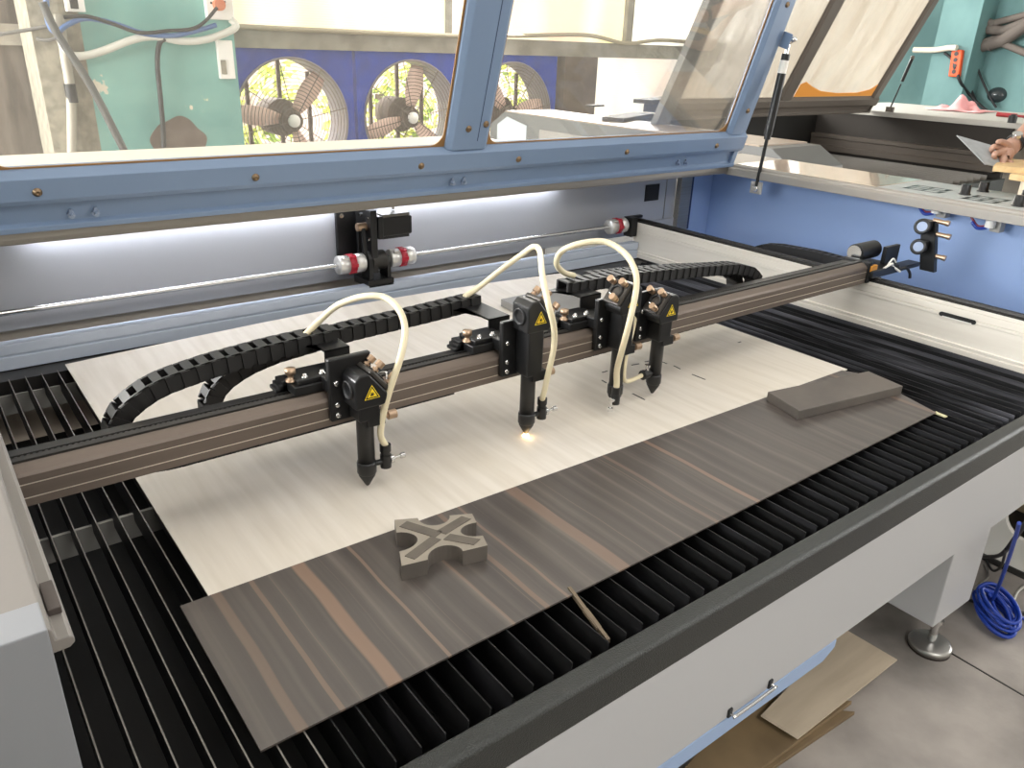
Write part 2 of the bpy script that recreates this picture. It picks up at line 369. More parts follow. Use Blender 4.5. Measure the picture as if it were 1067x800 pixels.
slat_dusty = mat('soot_black_slat_dusty', (24, 24, 26), 0.6, 0.0, spec=0.3, var=(112, 112, 120), vscale=(25, 2.2, 30), vamt=0.9, bump=0.3, bscale=40, detail=9, vlo=0.42, vhi=0.72)
for q_ in (slat_dark, slat_dusty):      # soot and dust differ from slat to slat
    nt_ = q_.node_tree; oi = nt_.nodes.new('ShaderNodeObjectInfo')
    mpn = [n for n in nt_.nodes if n.type == 'MAPPING'][0]
    cx = nt_.nodes.new('ShaderNodeCombineXYZ'); ml = nt_.nodes.new('ShaderNodeMath'); ml.operation = 'MULTIPLY'; ml.inputs[1].default_value = 57.0
    nt_.links.new(oi.outputs['Random'], ml.inputs[0]); nt_.links.new(ml.outputs[0], cx.inputs['X']); nt_.links.new(cx.outputs[0], mpn.inputs['Location'])
    mxn = [n for n in nt_.nodes if n.type == 'MIX'][0]; src = mxn.inputs['Factor'].links[0].from_socket
    pw_ = nt_.nodes.new('ShaderNodeMath'); pw_.operation = 'MULTIPLY_ADD'; pw_.inputs[1].default_value = 2.2; pw_.inputs[2].default_value = -0.6; pw_.use_clamp = True
    nt_.links.new(oi.outputs['Random'], pw_.inputs[0])
    mm_ = nt_.nodes.new('ShaderNodeMath'); mm_.operation = 'MULTIPLY'; nt_.links.new(src, mm_.inputs[0]); nt_.links.new(pw_.outputs[0], mm_.inputs[1]); nt_.links.new(mm_.outputs[0], mxn.inputs['Factor'])
SLH = 0.058
sm = M().prism([(0.648, -0.001), (0.651, 0.0), (2.268, 0.0), (2.275, -0.004), (2.275, -SLH), (0.648, -SLH)], Y_, Z_, X_ * 0.0022, (-0.0011, 0, 0))
first = None
xs = 0.1205 - 0.0374 * 2
i = 0
while xs < 2.515:
    if first is None:
        first = part(sm, 'slat', slat_mat, loc=(0, 0, 0)); o = first
    elif xs > 1.95 and o.data.materials[0] is slat_dark:
        o = part(sm, 'slat', slat_dusty, loc=(0, 0, 0)); first = o
    elif xs > 0.30 and o.data.materials[0] is slat_mat:
        o = part(sm, 'slat', slat_dark, loc=(0, 0, 0)); first = o
    else:
        o = first.copy(); C.objects.link(o); o.parent = cutter
    o.location = Vector((xs, 0, 0)) - org(cutter)
    xs += 0.0374
for yy in (2.262, 1.50):
    part(M().box(-0.30, 2.53, yy - 0.004, yy + 0.004, -0.095, -SLH * 0.72), 'support_bar', mat('galvanised_bar', (168, 166, 160), 0.5, 0.1) if 'galvanised_bar' not in MATS else MATS['galvanised_bar'])
part(M().box(-0.34, 2.54, 2.285, 2.36, -0.09, -0.012), 'cross_member', dark)

# --- rails
def rail(x, sgn, yb=2.40, ya=0.62):
    pr = [(0, 0.146), (0, 0.136), (0.003, 0.1355), (0.003, 0.1335), (0, 0.133), (0, 0.1125), (0.003, 0.112), (0.003, 0.110), (0, 0.1095), (0, 0.100), (0.004, 0.098), (0.004, 0.024), (-0.002, 0.022), (-0.002, 0.014), (0.002, 0.0125), (-0.004, 0.009), (-0.004, -0.006), (0.02, -0.006), (0.02, 0.08), (0.06, 0.08), (0.06, 0.146)]
    r = part(M().prism([(x + sgn * p, q) for p, q in pr], X_, Z_, Y_ * (yb - ya), (0, ya, 0)), 'side_rail', alu_pale)
    t = M()
    t.prism([(x + sgn * 0.002, 0.146), (x + sgn * 0.002, 0.150), (x + sgn * 0.018, 0.150), (x + sgn * 0.020, 0.158), (x + sgn * 0.036, 0.158), (x + sgn * 0.038, 0.150), (x + sgn * 0.06, 0.150), (x + sgn * 0.06, 0.146)], X_, Z_, Y_ * (yb - ya), (0, ya, 0))
    part(t, 'guide_track', rail_top, r)
    return r
R1 = rail(2.54, 1)
rail(-0.055, -1)
sl = M(); s0, s1 = at_x(987, 329, 2.54), at_x(1013, 334, 2.54)
sl.prism([(0.99 + 0.05 * a + 0.007 * math.cos(t), 0.104 + 0.007 * math.sin(t)) for a, t in [(1, -PI / 2), (1, -PI / 4), (1, 0), (1, PI / 4), (1, PI / 2), (-1, PI / 2), (-1, PI * .75), (-1, PI), (-1, PI * 1.25), (-1, PI * 1.5)]], Y_, Z_, X_ * 0.003, (2.5385, 0, 0))
part(sl, 'rail_slot', tray_m, R1)
part(M().box(2.5375, 2.5395, 0.945, 1.035, 0.0965, 0.0995), 'slot_lip', white_p, R1)
part(M().box(2.500, 2.539, 2.375, 2.42, 0.085, 0.168).cyl((2.43, 2.4, 0.136), (2.51, 2.4, 0.136), 0.012).box(2.50, 2.60, 2.405, 2.425, 0.155, 0.168), 'shaft_bearing', black, bevel=0.003)

# --- back of the bed
part(M().prism([(2.36, 0.061), (2.36, 0.032), (2.366, 0.031), (2.366, 0.026), (2.36, 0.025), (2.36, -0.010), (2.375, -0.012), (2.40, -0.012), (2.40, 0.061)], Y_, Z_, X_ * 2.9, (-0.36, 0, 0)), 'rear_beam', white_beam, bevel=0.0015)
part(M().box(-0.36, 2.54, 2.40, 2.56, -0.08, 0.0), 'belt_channel', dark)
part(M().prism([(2.50, 0.335), (2.50, 0.112), (2.494, 0.108), (2.494, 0.056), (2.515, 0.056), (2.515, 0.335)], Y_, Z_, X_ * 3.27, (-0.36, 0, 0)), 'back_panel', panel_grey, bevel=0.002)
v0, v1 = 2.700, 2.790
part(M().box(v0, v1, 2.496, 2.5, 0.203, 0.277), 'vent_opening', tray_m)
part(M().box(2.838, 2.842, 2.497, 2.5, 0.056, 0.33), 'panel_seam', alu)
part(M().prism([(2.91, 2.5), (2.91, 2.47), (2.985, 2.47), (2.985, 2.5)], X_, Y_, Z_ * 0.29, (0, 0, 0.05)), 'corner_post', alu, bevel=0.002)
part(M().box(2.985, 3.005, 2.478, 2.5, 0.05, 0.34), 'corner_gasket', mat('deep_blue_edge', (38, 52, 92), 0.5))
part(M().box(3.005, 3.16, 2.485, 2.5, -0.11, 0.335), 'inner_wall', blue_in)
part(M().box(3.15, 3.17, 0.62, 2.5, -0.11, 0.335), 'inner_wall', blue_in)
# aluminium header over the back panel, with the LED strip on its underside
hdr = part(M().prism([(2.287, 0.338), (2.287, 0.352), (2.289, 0.372), (2.297, 0.380), (2.52, 0.380), (2.52, 0.336), (2.315, 0.334), (2.300, 0.338)], Y_, Z_, X_ * 2.95, (0.05, 0, 0)), 'header_rail', mat('header_aluminium', (150, 144, 136), 0.38, 0.6), bevel=0.003)
led = part(M().box(0.25, 2.15, 2.466, 2.482, 0.329, 0.334), 'led_strip', emit('led_white', (236, 240, 255), 9.0), hdr)
# rear housing behind the lid
part(M().prism([(2.60, 0.455), (3.10, 0.455), (3.12, 0.435), (3.12, -0.4), (2.53, -0.4), (2.53, 0.382), (2.58, 0.382)], Y_, Z_, X_ * 2.5, (-0.35, 0, 0)), 'rear_housing', mat('pale_beige_paint', (196, 186, 172), 0.5), bevel=0.004)

# --- drive shaft, couplings, motor
part(M().cyl((-0.3, 2.4, 0.137), (2.50, 2.4, 0.137), 0.008, n=16), 'drive_shaft', steel)
def coupling(x0):
    s = M()
    h1 = part(M().lathe((x0, 2.4, 0.137), X_, [(0.008, 0), (0.030, 0), (0.032, 0.003), (0.032, 0.036), (0.024, 0.037)]).cyl((x0 + 0.006, 2.372, 0.165), (x0 + 0.026, 2.372, 0.165), 0.004), 'shaft_coupling', mat('coupling_silver', (222, 220, 216), 0.3, 0.55))
    part(M().lathe((x0, 2.4, 0.137), X_, [(0.024, 0.037), (0.0325, 0.038), (0.0325, 0.060), (0.024, 0.061)]), 'spider', red_m, h1)
    part(M().lathe((x0, 2.4, 0.137), X_, [(0.024, 0.061), (0.032, 0.062), (0.032, 0.093), (0.029, 0.097), (0.008, 0.097)]), 'clamp_hub', MATS['coupling_silver'], h1)
    t = M()
    for k in range(6):
        a = k * PI / 3
        t.obox((x0 + 0.049, 2.4 + 0.0328 * math.cos(a), 0.137 + 0.0328 * math.sin(a)), (0.013, 0, 0), (0, 0.0015 * math.cos(a), 0.0015 * math.sin(a)), (0, -0.006 * math.sin(a), 0.006 * math.cos(a)))
    part(t, 'coupling_jaw', red_m, h1)
coupling(1.122); coupling(1.318); coupling(2.385)
br = part(M().box(1.165, 1.30, 2.482, 2.496, 0.08, 0.315), 'motor_bracket', black, bevel=0.002)
part(M().box(1.238, 1.262, 2.37, 2.484, 0.10, 0.315), 'motor_plate', black, br, bevel=0.003)
bb = M()
bb.box(1.215, 1.315, 2.36, 2.47, 0.052, 0.078)
bb.prism([(-0.03, 0), (0.03, 0), (0.03, 0.075), (0.018, 0.095), (-0.018, 0.095), (-0.03, 0.075)], Y_, Z_, X_ * 0.014, (1.226, 2.4, 0.078))
bb.prism([(-0.03, 0), (0.03, 0), (0.03, 0.055), (0.018, 0.075), (-0.018, 0.075), (-0.03, 0.055)], Y_, Z_, X_ * 0.014, (1.296, 2.4, 0.078))
part(bb, 'bearing_block', black, br, bevel=0.002)
part(M().cyl((1.243, 2.4, 0.137), (1.296, 2.4, 0.137), 0.034), 'drive_pulley', dark, br)
part(M().cyl((1.205, 2.41, 0.256), (1.24, 2.41, 0.256), 0.014), 'motor_pulley', brass, br)
part(M().obox((1.223, 2.392, 0.196), (0.006, 0, 0), (0, 0.003, 0), (0, 0.008, 0.062)).obox((1.223, 2.43, 0.196), (0.006, 0, 0), (0, 0.003, 0), (0, -0.006, 0.062)), 'timing_belt', black_m, br)
mo = part(M().box(1.264, 1.40, 2.372, 2.44, 0.222, 0.286), 'stepper_motor', black, bevel=0.006)
part(M().box(1.264, 1.284, 2.366, 2.446, 0.215, 0.293), 'motor_flange', black, mo, bevel=0.004)
part(M().box(1.285, 1.392, 2.376, 2.436, 0.286, 0.296), 'motor_cap', mat('motor_top_grey', (120, 118, 112), 0.4, 0.5), mo, bevel=0.002)
part(M().box(1.285, 1.39, 2.378, 2.434, 0.212, 0.222), 'motor_base', black_m, mo)
part(M().cyl((1.184, 2.478, 0.285), (1.184, 2.484, 0.285), 0.008), 'bracket_screw', chrome, br)
for (y, z) in ((2.385, 0.29), (2.44, 0.29), (2.385, 0.215)): part(M().cyl((1.232, y, z), (1.238, y, z), 0.006), 'bracket_screw', chrome, br)
part(M().cyl((1.365, 2.44, 0.30), (1.355, 2.44, 0.325), 0.006), 'cable_gland', white_p, mo)

# --- lid
TH = math.radians(106.1)
def make_lid(root, x0, x1, y0, z0, th, frame_mat, pane_mat, k=1.0, fine=True, trim=tan_m, length=1.45):
    d = Vector((0, math.cos(th), math.sin(th))); n = Vector((0, -math.sin(th), math.cos(th)))   # n faces the front
    O = Vector((0, y0, z0))
    mid = (x0 + x1) / 2
    bar = M().prism([(0.040 * k, -0.012), (0.040 * k, 0.016), (0.055 * k, 0.016), (0.060 * k, 0.002), (0.114 * k, 0.002), (0.118 * k, 0.024), (0.132 * k, 0.030), (0.186 * k, 0.030), (0.200 * k, 0.010), (0.205 * k, -0.012)], d, n, X_ * (x1 - x0), O + X_ * x0)
    lid = bar.build('lid', frame_mat, root, 0.002)
    def post(a, b, name='lid_post'):
        m = M().prism([(a, -0.012), (a, 0.012), (a + 0.018 * k, 0.026), (b - 0.018 * k, 0.026), (b, 0.012), (b, -0.012)], X_, n, d * (length - 0.196 * k), O + d * (0.196 * k))
        return m.build(name, frame_mat, lid, 0.002)
    p1 = post(x0, x0 + 0.13 * k); p2 = post(mid - 0.082 * k, mid + 0.082 * k); p3 = post(x1 - 0.13 * k, x1 - 0.03 * k)
    # side flange of the outer post, folded back
    M().prism([(x1 - 0.032 * k, -0.05), (x1 - 0.032 * k, 0.014), (x1, 0.012), (x1, -0.05)], X_, n, d * (length - 0.04 * k), O + d * (0.04 * k)).build('side_flange', frame_mat, lid, 0.002)
    M().obox(O + X_ * mid + d * (length + 0.03), X_ * ((x1 - x0) / 2), d * 0.05, n * 0.02).build('lid_crossbar', frame_mat, lid, 0.003)
    if fine:
        sm_ = M().obox(O + X_ * (mid + 0.03) + d * (0.225 + 0.6) + n * 0.0262, X_ * 0.0012, d * 0.6, n * 0.0006); sm_.build('post_seam', mat('seam_dark', (48, 62, 92), 0.6), lid)
    for (a, b) in ((x0 + 0.13 * k, mid - 0.082 * k), (mid + 0.082 * k, x1 - 0.13 * k)):
        u0, u1 = 0.198 * k, length - 0.02
        w = M().obox(O + X_ * ((a + b) / 2) + d * ((u0 + u1) / 2) - n * 0.002, X_ * ((b - a) / 2 + 0.004), d * ((u1 - u0) / 2 + 0.004), n * 0.0015).build('window_pane', pane_mat, lid)
        # rounded inner frame
        r = 0.045 * k; t = 0.008 * k; seg = 6
        inner = []
        for (cx, cu, a0) in ((a + t + r, u0 + t + r, PI), (b - t - r, u0 + t + r, 1.5 * PI), (b - t - r, u1 - t - r, 0), (a + t + r, u1 - t - r, PI / 2)):
            for q in range(seg + 1):
                g = a0 + q / seg * PI / 2; inner.append((cx + r * math.cos(g), cu + r * math.sin(g)))
        outer = []
        for (cx, cu) in ((a, u0), (b, u0), (b, u1), (a, u1)): outer += [(cx, cu)] * (seg + 1)
        N = len(inner)
        P = lambda q, hh: O + X_ * q[0] + d * q[1] + n * hh
        vs = [P(q, 0.003) for q in outer] + [P(q, 0.003) for q in inner] + [P(q, 0.0) for q in inner] + [P(q, 0.0) for q in outer]
        fs = []
        for i_ in range(N):
            j_ = (i_ + 1) % N
            fs += [(i_, j_, N + j_, N + i_), (N + i_, N + j_, 2 * N + j_, 2 * N + i_), (2 * N + i_, 2 * N + j_, 3 * N + j_, 3 * N + i_)]
        M().add(vs, fs).build('window_trim', trim, lid, weld=True)
    if fine:
        for x in (0.265, 0.803, 1.344, 1.738, 2.269, 2.806):
            c = O + X_ * x + d * 0.153 + n * 0.030
            M().lathe(c, n, [(0.011, 0), (0.011, 0.002), (0.0075, 0.003), (0.007, 0.007), (0.004, 0.008), (0.003, 0.005), (0, 0.005)], 14).build('bolt', screw_m, lid)
        for (x, u) in ((1.507, 0.267), (1.573, 0.281), (2.936, 0.299), (2.932, 0.72)):
            c = O + X_ * x + d * u + n * 0.026
            M().lathe(c, n, [(0.011, 0), (0.011, 0.002), (0.0075, 0.003), (0.007, 0.007), (0.004, 0.008), (0.003, 0.005), (0, 0.005)], 14).build('bolt', screw_m, lid)
        for x in (0.335, 0.392, 1.491, 1.538, 2.623, 2.671):
            c = O + X_ * x + d * 0.075 + n * 0.002
            g = M().cyl(c, c + n * 0.008, 0.010, n=6).cyl(c + n * 0.008, c + n * 0.018, 0.0055, n=10)
            g.obox(c + n * 0.004 + d * 0.008, X_ * 0.004, d * 0.007, n * 0.003)
            g.build('lock_nut', blueish_zinc, lid)
    return lid, O, d, n
lid, LO, LD, LN = make_lid(cutter, 0.04, 3.0, 2.287, 0.337, TH, blue, glass_m)

# gas strut: ball mount on the lid post, cylinder, rod, ball foot on the ledge
st = at_x(813, 42, 3.0) + Vector((0.025, -0.025, 0)); sb = at_x(786, 196, 3.0) + Vector((-0.006, -0.012, 0))
ax = (sb - st).normalized()
L_ = (sb - st).length
strut = part(M().cyl(st + ax * 0.05, st + ax * (L_ * 0.62), 0.0175).cyl(st + ax * (L_ * 0.60), st + ax * (L_ * 0.65), 0.014), 'gas_strut', black)
part(M().cyl(st + ax * 0.62 * L_, sb - ax * 0.01, 0.0075), 'piston_rod', black_m, strut)
part(M().ball(st, 0.016).ball(sb, 0.014).cyl(st, st + ax * 0.055, 0.008), 'ball_joint', chrome, strut)
lm = M().obox(st + Vector((-0.022, 0.0, 0)), (0.003, 0, 0), LN * 0.022, LD * 0.03)
part(lm, 'strut_plate', blue, strut, bevel=0.002)
part(M().ball(st + Vector((-0.012, -0.03, 0.005)), 0.012), 'ball_stud', chrome, strut)
part(M().box(2.994, 3.0, sb.y - 0.03, sb.y + 0.03, sb.z - 0.022, sb.z + 0.03).box(2.98, 2.996, sb.y - 0.01, sb.y + 0.01, sb.z - 0.008, sb.z + 0.008), 'strut_foot', mat('strut_bracket', (190, 186, 180), 0.35, 0.5), strut, bevel=0.002)
u2 = ax.orthogonal().normalized()
part(M().cyl(st + ax * 0.075, st + ax * 0.125, 0.0179), 'paper_label', white_p, strut)

# --- ledge on the far side with the switches
led_r = part(M().prism([(2.995, 0.334), (2.995, 0.364), (2.999, 0.368), (3.01, 0.368), (3.012, 0.376), (3.02, 0.380), (3.40, 0.380), (3.42, 0.36), (3.42, 0.20), (3.40, 0.20), (3.40, 0.345), (3.02, 0.345), (3.00, 0.334)], X_, Z_, Y_ * 1.92, (0, 0.60, 0)), 'control_ledge', ledge_m, bevel=0.002)
part(M().box(3.03, 3.395, 1.60, 2.27, 0.3803, 0.3818), 'ledge_film', film_m, led_r)
part(M().box(3.03, 3.395, 0.62, 1.59, 0.3803, 0.3815), 'control_overlay', mat('overlay_grey', (176, 178, 176), 0.4), led_r)
sw = mat('switch_black', (22, 22, 24), 0.3)
swp = [(3.176, 1.329), (3.321, 1.326), (3.10, 1.112), (3.26, 1.15)]
for i, (x, y) in enumerate(swp):
    p = part(M().lathe((x, y, 0.3815), Z_, [(0, 0), (0.021, 0), (0.022, 0.003), (0.018, 0.005), (0.0175, 0.034), (0.015, 0.037), (0, 0.037)], 20), 'rotary_switch', sw, led_r)
def mark(cx, cy, w, l, skew=0.0):   # open rectangle of print
    pm = M()
    for (a, b, c, e) in ((-w, -w + 0.012, -l, l), (w - 0.012, w, -l, l), (-w, w, -l, -l + 0.016), (-w, w, l - 0.016, l), (-w, w, -0.006, 0.006)):
        pm.box(cx + a, cx + b, cy + c, cy + e, 0.3816, 0.3819)
    part(pm, 'printed_mark', sw, led_r)
mark(3.13, 1.46, 0.03, 0.07); mark(3.21, 1.47, 0.028, 0.07); mark(3.10, 1.235, 0.03, 0.06); mark(3.18, 1.235, 0.028, 0.06)
for (px, py) in ((975, 222), (1031, 237)):
    p = at_x(px, py, 3.06)
    b = part(M().cyl((3.06, p.y, p.z), (3.06, p.y, 0.346), 0.017), 'switch_body', white_p, led_r)
    part(M().box(3.075, 3.115, p.y - 0.03, p.y + 0.005, p.z - 0.016, p.z + 0.03), 'contact_block', mat('contact_grey' + str(px), (168, 164, 156), 0.5), led_r, bevel=0.002)
    part(M().tube([(3.06, p.y + 0.01, p.z + 0.004), (3.055, p.y + 0.04, p.z + 0.0), (3.06, p.y + 0.075, p.z + 0.03), (3.07, p.y + 0.11, 0.345)], 0.004), 'switch_wire', mat('wire_red' + str(px), (140, 50, 60), 0.5), led_r)
    part(M().tube([(3.06, p.y + 0.008, p.z - 0.002), (3.05, p.y + 0.035, p.z - 0.008), (3.055, p.y + 0.06, p.z + 0.01)], 0.006), 'switch_terminal', cable_blue, led_r)
# --- ledge beside the camera
led_l = part(M().prism([(0.041, 0.300), (0.041, 0.306), (0.037, 0.309), (0.026, 0.310), (0.0245, 0.322), (0.021, 0.326), (-0.36, 0.326), (-0.36, 0.28), (0.036, 0.296)], X_, Z_, Y_ * 1.72, (0, 0.715, 0)), 'side_ledge', cream_paint, bevel=0.0015)
part(M().prism([(0.0215, 0.3262), (-0.36, 0.3262), (-0.36, -0.1), (0.0215, -0.1)], X_, Z_, Y_ * 0.05, (0, 0.7125, 0)), 'ledge_cap', mat('cool_grey_paint', (128, 130, 134), 0.45), bevel=0.0015)
for yy in (0.785, 1.265):
    part(M().box(0.0265, 0.0385, yy - 0.03, yy + 0.022, 0.309, 0.317), 'rubber_bumper', rubber, bevel=0.001)

# ================================================================ GANTRY
GY = 1.300
gan = thing('gantry', 'long bronze aluminium gantry beam spanning the bed above the pale plywood', 'gantry', (1.25, 1.34, 0.146))
gp = [(GY, 0.142), (GY, 0.155), (GY + 0.002, 0.1555), (GY + 0.002, 0.1575), (GY, 0.158), (GY, 0.179), (GY + 0.002, 0.1795), (GY + 0.002, 0.1815), (GY, 0.182), (GY, 0.194), (GY + 0.003, 0.2), (GY + 0.018, 0.2085), (GY + 0.022, 0.209), (GY + 0.022, 0.203), (GY + 0.080, 0.203), (GY + 0.080, 0.142)]
part(M().prism(gp, Y_, Z_, X_ * 2.61, (-0.09, 0, 0)), 'beam', alu_brown, gan)
hl = M()
for z in (0.1565, 0.1805): hl.box(-0.09, 2.52, GY - 0.0003, GY + 0.0008, z - 0.0008, z + 0.0008)
part(hl, 'highlight_line', mat('groove_highlight', (232, 220, 204), 0.3, 0.5), gan)  # pale lines painted along the grooves as highlights
part(M().prism([(GY + 0.024, 0.203), (GY + 0.024, 0.212), (GY + 0.034, 0.214), (GY + 0.036, 0.206), (GY + 0.040, 0.206), (GY + 0.040, 0.203)], Y_, Z_, X_ * 2.61, (-0.09, 0, 0)), 'guide_rail', dark, gan)
belt = M().box(-0.09, 2.52, GY + 0.042, GY + 0.052, 0.203, 0.2055)
for k in range(300): belt.box(-0.085 + k * 0.0087, -0.0805 + k * 0.0087, GY + 0.042, GY + 0.052, 0.2055, 0.2072)
part(belt, 'timing_belt', black_m, gan)
part(M().box(-0.09, 2.52, GY + 0.056, GY + 0.082, 0.203, 0.2065).box(-0.09, 2.52, GY + 0.0535, GY + 0.056, 0.203, 0.2085), 'cover_strip', dark, gan, bevel=0.001)
# end carriage
part(M().box(2.525, 2.70, 1.28, 1.40, 0.159, 0.186).box(2.52, 2.54, 1.292, 1.392, 0.142, 0.215), 'end_carriage', black, gan, bevel=0.004)
part(M().box(2.525, 2.565, 1.288, 1.302, 0.168, 0.202), 'limit_sensor', orange_m, gan, bevel=0.003)
part(M().cyl((2.56, 1.375, 0.225), (2.68, 1.375, 0.225), 0.03), 'end_motor', black, gan, bevel=0.004)
part(M().cyl((2.553, 1.375, 0.225), (2.56, 1.375, 0.225), 0.026), 'motor_rim', steel, gan)
part(M().box(2.655, 2.745, 1.315, 1.33, 0.175, 0.245), 'end_plate', black, gan, bevel=0.002)
part(M().tube([(2.60, 1.29, 0.18), (2.63, 1.275, 0.20), (2.66, 1.285, 0.185), (2.69, 1.27, 0.165)], 0.004).tube([(2.62, 1.285, 0.19), (2.64, 1.28, 0.215), (2.665, 1.28, 0.20)], 0.003), 'sensor_lead', white_p, gan)
part(M().tube([(2.68, 1.285, 0.165), (2.72, 1.27, 0.175), (2.75, 1.265, 0.155), (2.755, 1.262, 0.135)], 0.005), 'sensor_cable', cable_black, gan)
part(M().cyl((2.57, 1.27, 0.15), (2.57, 1.285, 0.15), 0.012), 'guide_roller', steel, gan)
# mirror stand on an arm
SX = 2.86
m_arm = part(M().box(2.70, SX + 0.03, 1.30, 1.345, 0.150, 0.166), 'mirror_arm', black, gan, bevel=0.002)
b0 = at_x(967, 282, SX); b1 = at_x(969, 229, SX)
stand = part(M().obox(((b0 + b1) / 2), (0.012, 0, 0), (0, 0.026, 0), (b1 - b0) / 2), 'mirror_stand', black, gan, bevel=0.002)
for (px, py) in ((961, 236), (957, 257)):
    c = at_x(px, py, SX - 0.05)
    ma = M().obox(c + Vector((0.03, -0.005, 0)), (0.022, 0, 0), (0, 0.012, 0), (0, 0, 0.018))
    part(ma, 'mirror_holder', black, stand, bevel=0.002)
    axm = Vector((-0.80, -0.15, 0.2)).normalized()
    part(M().torus(c, axm, 0.022, 0.006, 24, 8), 'mirror_ring', black, stand)
    part(M().cyl(c, c + axm * 0.003, 0.0205), 'mirror', mat('mirror_face', (150, 164, 190), 0.55, 0.2) if 'mirror_face' not in MATS else MATS['mirror_face'], stand)
for (px, py) in ((981, 231), (982, 245), (977, 267)):
    c = at_x(px, py, SX)
    part(M().cyl(c + Vector((0, 0.028, 0)), c + Vector((0.004, -0.014, -0.002)), 0.008, n=12).cyl(c + Vector((0.004, -0.014, -0.002)), c + Vector((0.005, -0.026, -0.003)), 0.010, n=12), 'adjuster_knob', brass, stand)

# ================================================================ LASER HEADS
HY = 1.262
def triangle(c, ex, ez, en, s):
    y = M(); k = M()
    tri = lambda q: [(-q, -q * 0.62), (q, -q * 0.62), (0, q * 1.12)]
    y.prism(tri(s), ex, ez, en * 0.0006, c)
    o3, i3 = tri(s * 0.86), tri(s * 0.66)
    for a in range(3):
        b = (a + 1) % 3
        k.prism([o3[a], o3[b], i3[b], i3[a]], ex, ez, en * 0.0004, c + en * 0.0006)
    for a in range(8):      # starburst
        g = a * PI / 4
        ctr = c - ez * (s * 0.06) + en * 0.0008
        dr = ex * math.cos(g) + ez * math.sin(g); pr = ex * -math.sin(g) + ez * math.cos(g)
        k.obox(ctr + dr * s * 0.13, dr * s * 0.15, pr * s * 0.035, en * 0.0002)
    k.cyl(c - ez * s * 0.06 + en * 0.0006, c - ez * s * 0.06 + en * 0.0011, s * 0.12, n=10)
    return y, k
def laser_head(hx, label, flip=1, dz=0.0, bz=0.0, w_fit=0.055, fit_dir=1):
    t = thing('laser_torch', label, 'laser head', (hx, HY, 0.01 + dz), 'laser heads on the gantry')
    f = flip
    P = lambda u, v, w: Vector((hx + u, HY + v, w + dz))
    def bx(u0, u1, v0, v1, w0, w1, m=None): return (m or M()).box(hx + u0, hx + u1, HY + v0, HY + v1, w0 + dz, w1 + dz)
    plate = part(bx(-0.058, 0.032, 0.024, 0.038, 0.155, 0.285), 'back_plate', black, t, bevel=0.003)
    for (u, w) in ((-0.044, 0.235), (-0.044, 0.190), (-0.044, 0.168)):
        part(M().lathe(P(u, 0.024, w), -Y_, [(0.0055, 0), (0.0055, 0.003), (0.003, 0.004), (0.0, 0.003)], 10), 'plate_screw', chrome, plate)
    sleeve = part(bx(-0.020, 0.024, -0.021, 0.026, 0.160, 0.275 + bz), 'sleeve', black, t, bevel=0.004)
    tube = part(M().lathe(P(0, 0, 0), Z_, [(0, 0.06), (0.0172, 0.06), (0.0172, 0.162)], 28).lathe(P(0, 0, 0), Z_, [(0.0, 0.064), (0.0186, 0.064), (0.0198, 0.060), (0.0198, 0.040), (0.0172, 0.036)], 28), 'focus_tube', black, t)
    part(M().lathe(P(0, 0, 0), Z_, [(0.0172, 0.037), (0.0172, 0.033), (0.0045, 0.010), (0.003, 0.008), (0, 0.008)], 28), 'nozzle', black, t)
    # clamp block with thumb screw
    cl = part(bx(-0.004, 0.036, -0.021, 0.004, 0.146, 0.170), 'clamp_block', black, t, bevel=0.002)
    part(M().cyl(P(0.036, -0.009, 0.157), P(0.046, -0.009, 0.157), 0.004, n=10).cyl(P(0.046, -0.009, 0.157), P(0.064, -0.009, 0.157), 0.0095, n=14), 'thumb_screw', brass, t, bevel=0.001)
    # mirror block: square body with a 45 degree face
    prof = [(-0.031 * f, 0.268), (0.030 * f, 0.268), (0.038 * f, 0.282), (0.038 * f, 0.290), (-0.001 * f, 0.338), (-0.020 * f, 0.338), (-0.031 * f, 0.327)]
    blk = part(M().prism(prof, X_, Z_, Y_ * 0.058, P(0, -0.030, bz)), 'mirror_block', black, t, bevel=0.003)
    dn = Vector((f * 0.776, 0, 0.631)).normalized(); du = Vector((f * 0.631, 0, -0.776)).normalized()
    c0 = P(0.0185 * f, -0.001, 0.314 + bz)
    part(M().obox(c0 + dn * 0.006, du * 0.031, Y_ * 0.027, dn * 0.005), 'mirror_plate', mat('plate_grey', (66, 62, 58), 0.35, 0.3) if 'plate_grey' not in MATS else MATS['plate_grey'], t, bevel=0.003)
    part(M().torus(c0 + dn * 0.012, dn, 0.016, 0.0035, 24, 8), 'mirror_ring', black, t)
    for (a, b) in ((-0.021, -0.018), (0.021, -0.017), (-0.019, 0.019)):
        q = c0 + du * a + Y_ * b + dn * 0.011
        part(M().cyl(q, q + dn * 0.018, 0.0035, n=10).cyl(q + dn * 0.012, q + dn * 0.024, 0.0085, n=14).cyl(q + dn * 0.003, q + dn * 0.007, 0.007, n=12), 'adjuster_knob', brass, t, bevel=0.001)
    part(M().tube([c0 + du * 0.01 + Y_ * 0.015 + dn * 0.011, c0 + du * 0.014 + dn * 0.028, c0 + du * 0.02 - Y_ * 0.02 + dn * 0.012], 0.0022, 8, 4), 'spring_clip', steel, t)
    # beam entry on the other side
    en = P(-0.031 * f, -0.001, 0.302 + bz)
    part(M().lathe(en, Vector((-f, 0, 0)), [(0.019, 0), (0.019, 0.004), (0.0155, 0.005), (0.015, -0.012), (0, -0.012)], 24), 'beam_port', black_m, t)
    y, k = triangle(P(0.003, -0.0302, 0.297 + bz), X_, Z_, -Y_, 0.0165)
    part(y, 'warning_sticker', yellow_m, t)
    part(k, 'sticker_print', black_m, t)
    # air fitting
    g = fit_dir
